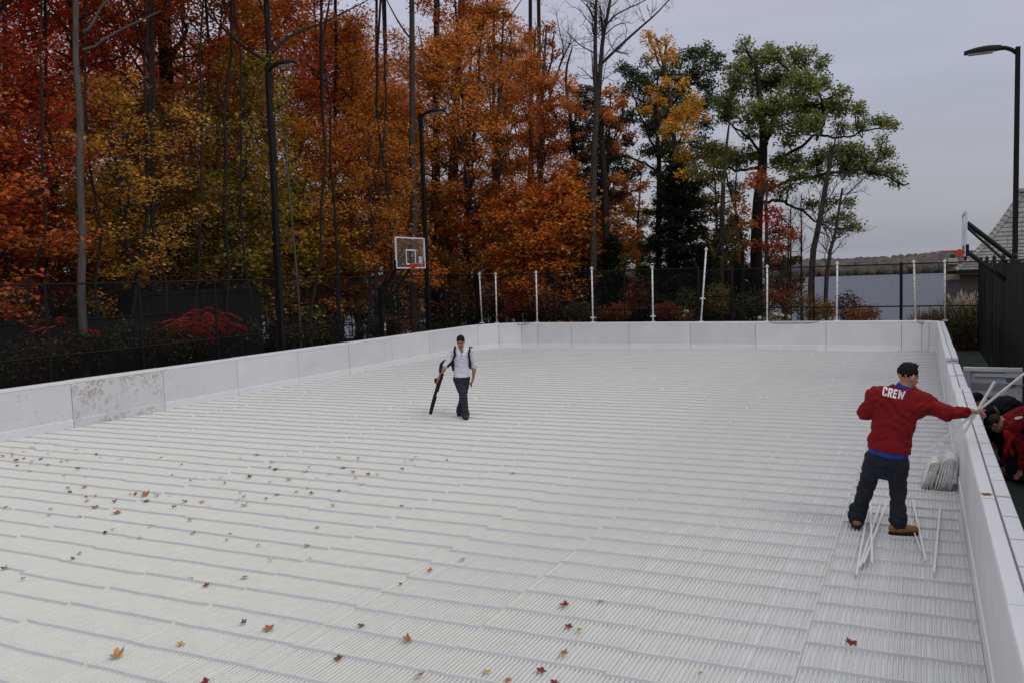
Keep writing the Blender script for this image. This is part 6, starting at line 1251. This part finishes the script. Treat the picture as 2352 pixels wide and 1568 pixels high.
# ---- two workers crouching outside the right boards
def ck(x, y): return ((2360 + x / 3.92) / 1.0884, (880 + y / 3.92) / 1.0884)
def crouch(gp, name_label, joints, top_mat, leg_mat, hair_mat, face, text=False, cap_on=False, scale=1.0):
    g0 = np.array(gp, float); P, Rr, Aw, U = plane_P(ck, g0); off = g0; J = {k: P(*v) for k, v in joints.items()}
    root = empty('person', g0, label=name_label, cat='person'); lo = np.minimum.reduce(list(J.values())) - .28; hi = np.maximum.reduce(list(J.values())) + .28; lo[2] = max(lo[2], -.14)
    B = SDF(lo, hi, .009); f = Rr * face[0] + Aw * face[1] + U * face[2]; L, M = head(B, J['head'], f, U * .8 + Rr * (-face[0] * .0) + np.array(f) * -face[2] * .4, 1.0)
    B.cap(J['head'] - np.array(f) / np.linalg.norm(f) * .04 - U * .03, J['neck'], .058, .065, .02); B.cap(J['neck'], J['hip'], .12, .13, .05)
    for s in 'LR': B.cap(J['sh' + s], J['el' + s], .052, .042, .03); B.cap(J['el' + s], J['wr' + s], .042, .027, .02); hand(B, J['wr' + s], -U + Rr * -.35, -Rr * .5 - Aw * .5, 1 if s == 'L' else -1, .6, 1.05); B.cap(J['hip'], J['kn' + s], .09, .06, .03); B.cap(J['kn' + s], J['an' + s], .055, .038, .02)
    B.mesh('body', M_skin2, root, off); eyes(L, M, root, off)
    H = SDF(J['head'] - .17, J['head'] + .17, .006); H.ell(L(0, -.018, .042), (.087, .102, .094), M, .01)
    H.ell(L(0, .10, -.05), (.14, .085, .095), M, .01, sub=True)
    for s in (-1, 1): H.ell(L(.10 * s, .012, -.05), (.035, .045, .065), M, .01, sub=True)
    H.ell(L(0, -.04, -.15), (.13, .13, .085), M, .01, sub=True); H.folds(.005, wrinkle([(120, 90, 60, 0, 1)])); H.mesh('hair', hair_mat, root, off)
    T = SDF(lo, hi, .009); mid = (J['neck'] + J['hip']) / 2 + U * .05; T.cap(J['neck'] + (J['hip'] - J['neck']) * .12, mid, .15, .185, .06); T.cap(mid, J['hip'], .185, .175, .05); T.cap(J['shL'], J['shR'], .09, .09, .06)
    for s in 'LR': T.cap(J['sh' + s], J['el' + s], .082, .068, .04); T.cap(J['el' + s], J['el' + s] + (J['wr' + s] - J['el' + s]) * .85, .066, .048, .03)
    T.folds(.007, wrinkle([(26, 18, 30, 0, 1), (-34, 10, 48, 2, .6)])); T.cap(J['neck'] + (J['head'] - J['neck']) * .3, J['head'], .075, .075, .01, sub=True); sh = T.mesh('sweatshirt', top_mat, root, off)
    K = SDF(lo, hi, .009); K.cap(J['hip'], J['hip'] + Rr * .08, .165, .16, .04)
    for s in 'LR': K.cap(J['hip'], J['kn' + s], .125, .095, .04); K.cap(J['kn' + s], J['an' + s], .092, .08, .03)
    K.folds(.006, wrinkle([(12, 10, 30, 0, 1)])); K.mesh('jeans', leg_mat, root, off)
    for s in 'LR':
        an = J['an' + s]; Bt = SDF(an - .36, an + .3, .009); boot(Bt, (an[0], an[1], 0), -Rr - Aw * .2, -.10 + .015, .29); Bt.mesh('boot', M_brownboot, root, off); sole(an, -Rr - Aw * .2, -.11, root, off)
    return P, sh, root, off, Rr, Aw, U
rp_ = atz(*ck(640, 1260), -.1)
P3, sh3, r3, off3, Rr3, Aw3, U3 = crouch(rp_, 'man in a red sweatshirt bending to the ground outside the right boards', dict(head=(515, 700, 0), neck=(622, 690, .02), hip=(960, 700, .1), shL=(672, 735, -.10), shR=(690, 700, .2), elL=(775, 960, -.14), elR=(640, 930, .22), wrL=(752, 1150, -.16), wrR=(598, 1120, .20), knL=(690, 930, .05), knR=(840, 960, .0), anL=(665, 1205, .10), anR=(860, 1215, .0)), M_red, M_denim, M_hair2, (-.62, .25, -.75))
b = MB(); V = []                                             # white print glimpsed on his back
for (x, y) in ((688, 640), (720, 626), (766, 622), (772, 640), (730, 654), (700, 655)): V.append(P3(x, y, -.05) - off3)
bv = bvh_of(sh3); V2 = []
C3 = np.array(CC) - off3
for v in V: d = Vector(v - C3).normalized(); h_ = bv.ray_cast(Vector(C3), d); V2.append(np.array(h_[0]) - np.array(d) * .006 if h_[0] else v)
b.raw(V2, [(0, 1, 4, 5), (1, 2, 3, 4)]); b.build('back_print', M_white, r3)
V = []; g = np.random.default_rng(2); b = MB()               # ragged red cloth hanging from his chest
c0 = P3(635, 760, -.18); n = 7; W3 = []
for i in range(8):
    for j in range(n): W3.append(c0 - off3 + Rr3 * ((j - 3) * .02 * (1 + .5 * math.sin(i * 1.3)) + .02 * math.sin(i * .9)) + Aw3 * .015 * math.sin(j * 2 + i) - U3 * i * .052)
b.raw(W3, [(i * n + j, i * n + j + 1, (i + 1) * n + j + 1, (i + 1) * n + j) for i in range(7) for j in range(n - 1) if not (i > 4 and j % 3 == 0)]); rag = b.build('hanging_red_cloth', mat('bright_red_cloth', (.5, .02, .015), .8, .2, 10), r3, smooth=True)
so_ = rag.modifiers.new('thick', 'SOLIDIFY'); so_.thickness = .006
bp = atz(*ck(640, 1130), -.1)
P4, sh4, r4, *_ = crouch((bp.x + .02, bp.y - .2, -.1), 'man in a black top crouching behind the red-shirted worker by the gate panel', dict(head=(322, 478, 0), neck=(425, 530, .0), hip=(800, 640, .1), shL=(440, 590, -.12), shR=(470, 545, .18), elL=(455, 760, -.14), elR=(480, 760, .2), wrL=(450, 870, -.12), wrR=(520, 880, .2), knL=(585, 850, .1), knR=(720, 850, .0), anL=(590, 1000, .2), anR=(800, 1060, .0)), M_dark, M_dark, M_hair, (-.72, .35, -.55))
b = MB(); bv = bvh_of(sh4); C4 = np.array(CC) - np.array(r4.location); V2 = []
for (x, y) in ((478, 525), (500, 522), (520, 545), (535, 575), (548, 600), (532, 600), (520, 580), (500, 552)):
    d = (Vector(P4(x, y, 0) - np.array(CC))).normalized(); h_ = bv.ray_cast(Vector(C4), d); V2.append(np.array(h_[0]) - np.array(d) * .006 if h_[0] else P4(x, y, -.1) - np.array(r4.location))
b.raw(V2, [(0, 1, 2, 7), (7, 2, 3, 6), (6, 3, 4, 5)]); b.build('grey_stripe', mat('grey_stripe', (.2, .2, .22), .7), r4)

# ------------------------------------------------------------------ fallen maple leaves
def leaf_proto(seed, curl):
    g = np.random.default_rng(seed); out = []; N = 5
    tips = [(-2.25, .62), (-1.15, .92), (0, 1.05), (1.15, .92), (2.25, .62)]          # lobe angle, length
    V = [(0, 0, 0)]; F = []; ring = []
    for a, L in tips:
        for da, r in ((-.40, .66), (-.22, .86), (-.11, .80), (0, 1.0), (.11, .80), (.22, .86), (.40, .66)): rr = L * r * g.uniform(.93, 1.07); ring.append((a + da, rr))
        ring.append((a + .57, .58))
    ring = ring[:-1] + [(2.9, .16), (-2.9, .16)]
    for a, r in ring:
        x, y = math.sin(a) * r, math.cos(a) * r + .1; V.append((x, y, curl * (r * r) * (.9 + .5 * math.sin(a * 2 + seed)) + .12 * g.random() * curl))
    n = len(ring); F = [(0, 1 + i, 1 + (i + 1) % n) for i in range(n)]
    V = np.array(V) * .055; k = len(V); st = np.array([(-.0012, -.002, 0), (.0012, -.002, 0), (.004, -.055, .012), (.002, -.057, .012)]); me = bpy.data.meshes.new('fallen_leaf'); me.from_pydata(np.vstack([V, st]).tolist(), [], F + [(k, k + 1, k + 2, k + 3)]); return me
def leafm(name, c): m_ = mat(name, c, .75, .3, 30, .3, 60); return m_
LM = {'r': leafm('red_leaf', (.18, .022, .016)), 'o': leafm('orange_leaf', (.33, .13, .045)), 'b': leafm('brown_leaf', (.15, .06, .025)), 'y': leafm('yellow_leaf', (.50, .30, .06)), 't': leafm('tan_leaf', (.42, .23, .09)), 'k': leafm('dark_leaf', (.03, .012, .012)), 'g': leafm('grey_leaf', (.12, .12, .12))}
LN = {'r': 'red', 'o': 'orange', 'b': 'brown', 'y': 'yellow', 't': 'tan', 'k': 'blackish', 'g': 'grey'}
LP = {c: [leaf_proto(i + 3, cu) for i, cu in enumerate((.10, .22, .36, .6))] for c in LM}
for c in LP:
    for me in LP[c]: me.materials.append(LM[c])
A5 = [(218, 66, 't', .8), (72, 103, 'b', .7), (195, 96, 't', 1.3), (25, 146, 't', 1.4), (78, 134, 'b', 1), (70, 149, 't', .9), (147, 120, 'b', .7), (110, 166, 'o', 1.5), (145, 162, 'b', .9), (100, 184, 't', 1), (204, 173, 'b', 1.1), (193, 198, 't', .6), (252, 163, 'k', 1), (300, 132, 'b', .7), (378, 182, 't', .9), (418, 177, 'b', .9), (292, 200, 'o', 1), (108, 209, 'b', .9), (180, 240, 't', .8), (405, 266, 'o', 1), (530, 276, 'b', .8), (486, 227, 'r', 1.2), (475, 107, 'k', .9), (600, 139, 'k', .7), (627, 155, 'b', .6), (763, 162, 'y', 1.1), (1008, 153, 'b', .8), (420, 346, 'b', 1.2), (523, 338, 'o', 1.1), (440, 376, 'b', .9), (845, 390, 'b', 1), (816, 384, 't', .8), (908, 394, 'o', 2.2), (975, 393, 't', 1), (592, 397, 't', .8), (536, 402, 'b', .6), (551, 422, 'o', 1), (712, 433, 'b', .9), (910, 426, 'b', 1), (597, 464, 'r', 1.2), (1155, 428, 'b', 1.1), (1268, 428, 'y', 1.4), (1084, 466, 'r', 1.2), (745, 497, 'o', 1.8), (36, 470, 'b', .7), (318, 475, 'k', 1.1), (311, 512, 'b', .9), (495, 523, 'b', .7), (1181, 546, 'o', 1), (940, 582, 't', 1), (703, 606, 'o', .8), (650, 627, 'k', .9), (1212, 628, 'r', 1), (1446, 633, 'b', 1), (1414, 670, 'b', .8), (880, 658, 't', .7), (503, 751, 't', 1), (448, 786, 'b', .8), (20, 851, 'b', 1.4), (138, 916, 't', .9), (1190, 905, 'o', 1.5), (1292, 957, 'b', 1.4), (1541, 901, 'o', 1.4), (1697, 797, 'o', 1), (1620, 703, 't', .8), (1685, 1230, 'o', 1.7), (1118, 1322, 'y', 1.2), (733, 1402, 't', 2.0), (1525, 1192, 'g', 1), (1295, 1560, 'r', 1.5), (1610, 138, 'y', 1.3), (1500, 165, 't', 1.1), (1700, 184, 'b', .8), (1720, 232, 'k', 1.1), (1688, 219, 'k', .7), (1140, 198, 't', .7), (1290, 201, 't', .6), (1076, 268, 'b', .6), (1226, 277, 'b', .5), (1198, 300, 'b', .9), (1378, 277, 'o', .9), (1557, 280, 'b', 1.1), (1410, 318, 'b', .8), (1694, 305, 't', .8), (1500, 377, 't', .7), (1498, 416, 'r', .8), (1525, 403, 'o', .9), (1524, 456, 'o', 1.4), (1670, 414, 'b', .6), (1735, 386, 'r', 1), (1065, 390, 'k', .7), (1475, 436, 'g', .6)]
A6 = [(372, 157, 't', 1), (495, 162, 't', 1.2), (785, 181, 't', 1), (842, 155, 'b', .9), (828, 172, 'o', .8), (1040, 174, 'b', .7), (1190, 108, 'b', .7), (178, 218, 'r', 1), (152, 245, 'y', 1.2), (392, 219, 'r', 1.5), (455, 248, 'o', .9), (312, 261, 't', .9), (236, 289, 'b', .9), (52, 295, 't', 1.1), (544, 264, 'o', 1.4), (613, 260, 'k', 1), (478, 280, 't', .9), (762, 222, 'b', .9), (511, 324, 't', .7), (176, 347, 'b', .8), (110, 369, 'y', 1.1), (192, 378, 'r', 1.2), (365, 364, 'b', .8), (338, 454, 't', .7), (753, 462, 'r', 1), (226, 590, 't', 1.0), (176, 706, 'o', 1.6), (190, 789, 'k', .8), (1450, 252, 'b', .9), (1135, 790, 't', 1.2), (943, 862, 'o', 1.1), (754, 942, 'k', .6), (507, 1200, 'b', 1.1), (810, 1297, 'o', 1.5), (366, 1418, 'b', 1.4), (866, 1517, 'o', 1.4), (1300, 1494, 'y', 1.1), (1437, 1541, 'o', 1.2), (1630, 1492, 'r', 1.7), (1730, 1562, 'r', 1.5)]
A7 = [(42, 1079, 'r', 1.7), (250, 1054, 't', 1), (52, 1215, 'r', 1.3), (115, 1240, 't', .9), (12, 1380, 'o', 1.7), (870, 1500, 't', .7)]
def near_words(px, py):
    v = 'in the bottom foreground' if py > 1330 else 'in the near foreground' if py > 1200 else 'in the scattered patch' if py > 1080 else 'in the far scattered patch'
    hh = ['at the left edge', 'near the left edge', 'left of the patch centre', 'in its middle', 'below the walking man', 'right of the walking man', 'toward the crew man'][min(6, int(px / 300))]
    return v, hh
def drop_leaves():
    g = random.Random(9); seen = {}
    for org, arr in (((0, 1080), A5), ((700, 1080), A6), ((1400, 1080), A7)):
        for x, y, c, s in arr:
            px, py = (org[0] + x / 2.5014) / 1.0884, (org[1] + y / 2.5014) / 1.0884
            if org[0] == 0 and px > 643: continue
            p = atz(px, py, .034); o = bpy.data.objects.new('fallen_leaf', LP[c][g.randrange(4)]); COL.objects.link(o); k = s ** .8 * g.uniform(.72, .95) * (.9 if py > 1200 else 1.1)
            o.location = p; o.rotation_euler = (g.uniform(-.28, .28), g.uniform(-.28, .28), g.uniform(0, 6.28)); o.scale = (k, k, k)
            size = 'large' if s > 1.35 else 'small' if s < .85 else 'curled'; v, hh = near_words(px, py); lab = f'{size} {LN[c]} maple leaf {v}, {hh}'
            seen[lab] = seen.get(lab, 0) + 1; tag(o, lab, 'leaf', 'fallen maple leaves on the rink')
    for (px, py, c, k, lab, z) in [(1958 / 1.0, 1478, 'r', 1.15, 'dark red maple leaf alone on the mat right of centre foreground', .034)]:
        p = atz(px, py, z); o = bpy.data.objects.new('fallen_leaf', LP[c][1]); COL.objects.link(o); o.location = p; o.rotation_euler = (.2, .1, .7); o.scale = (k * 1.1,) * 3; tag(o, lab, 'leaf', 'fallen maple leaves on the rink')
    p = atz(2272, 1134, HB + .008); o = bpy.data.objects.new('fallen_leaf', LP['o'][0]); COL.objects.link(o); o.location = p; o.rotation_euler = (.0, .1, 1.2); o.scale = (1.3, 1.3, 1.3); tag(o, 'orange-brown maple leaf lying on top of the right board cap', 'leaf')
drop_leaves()
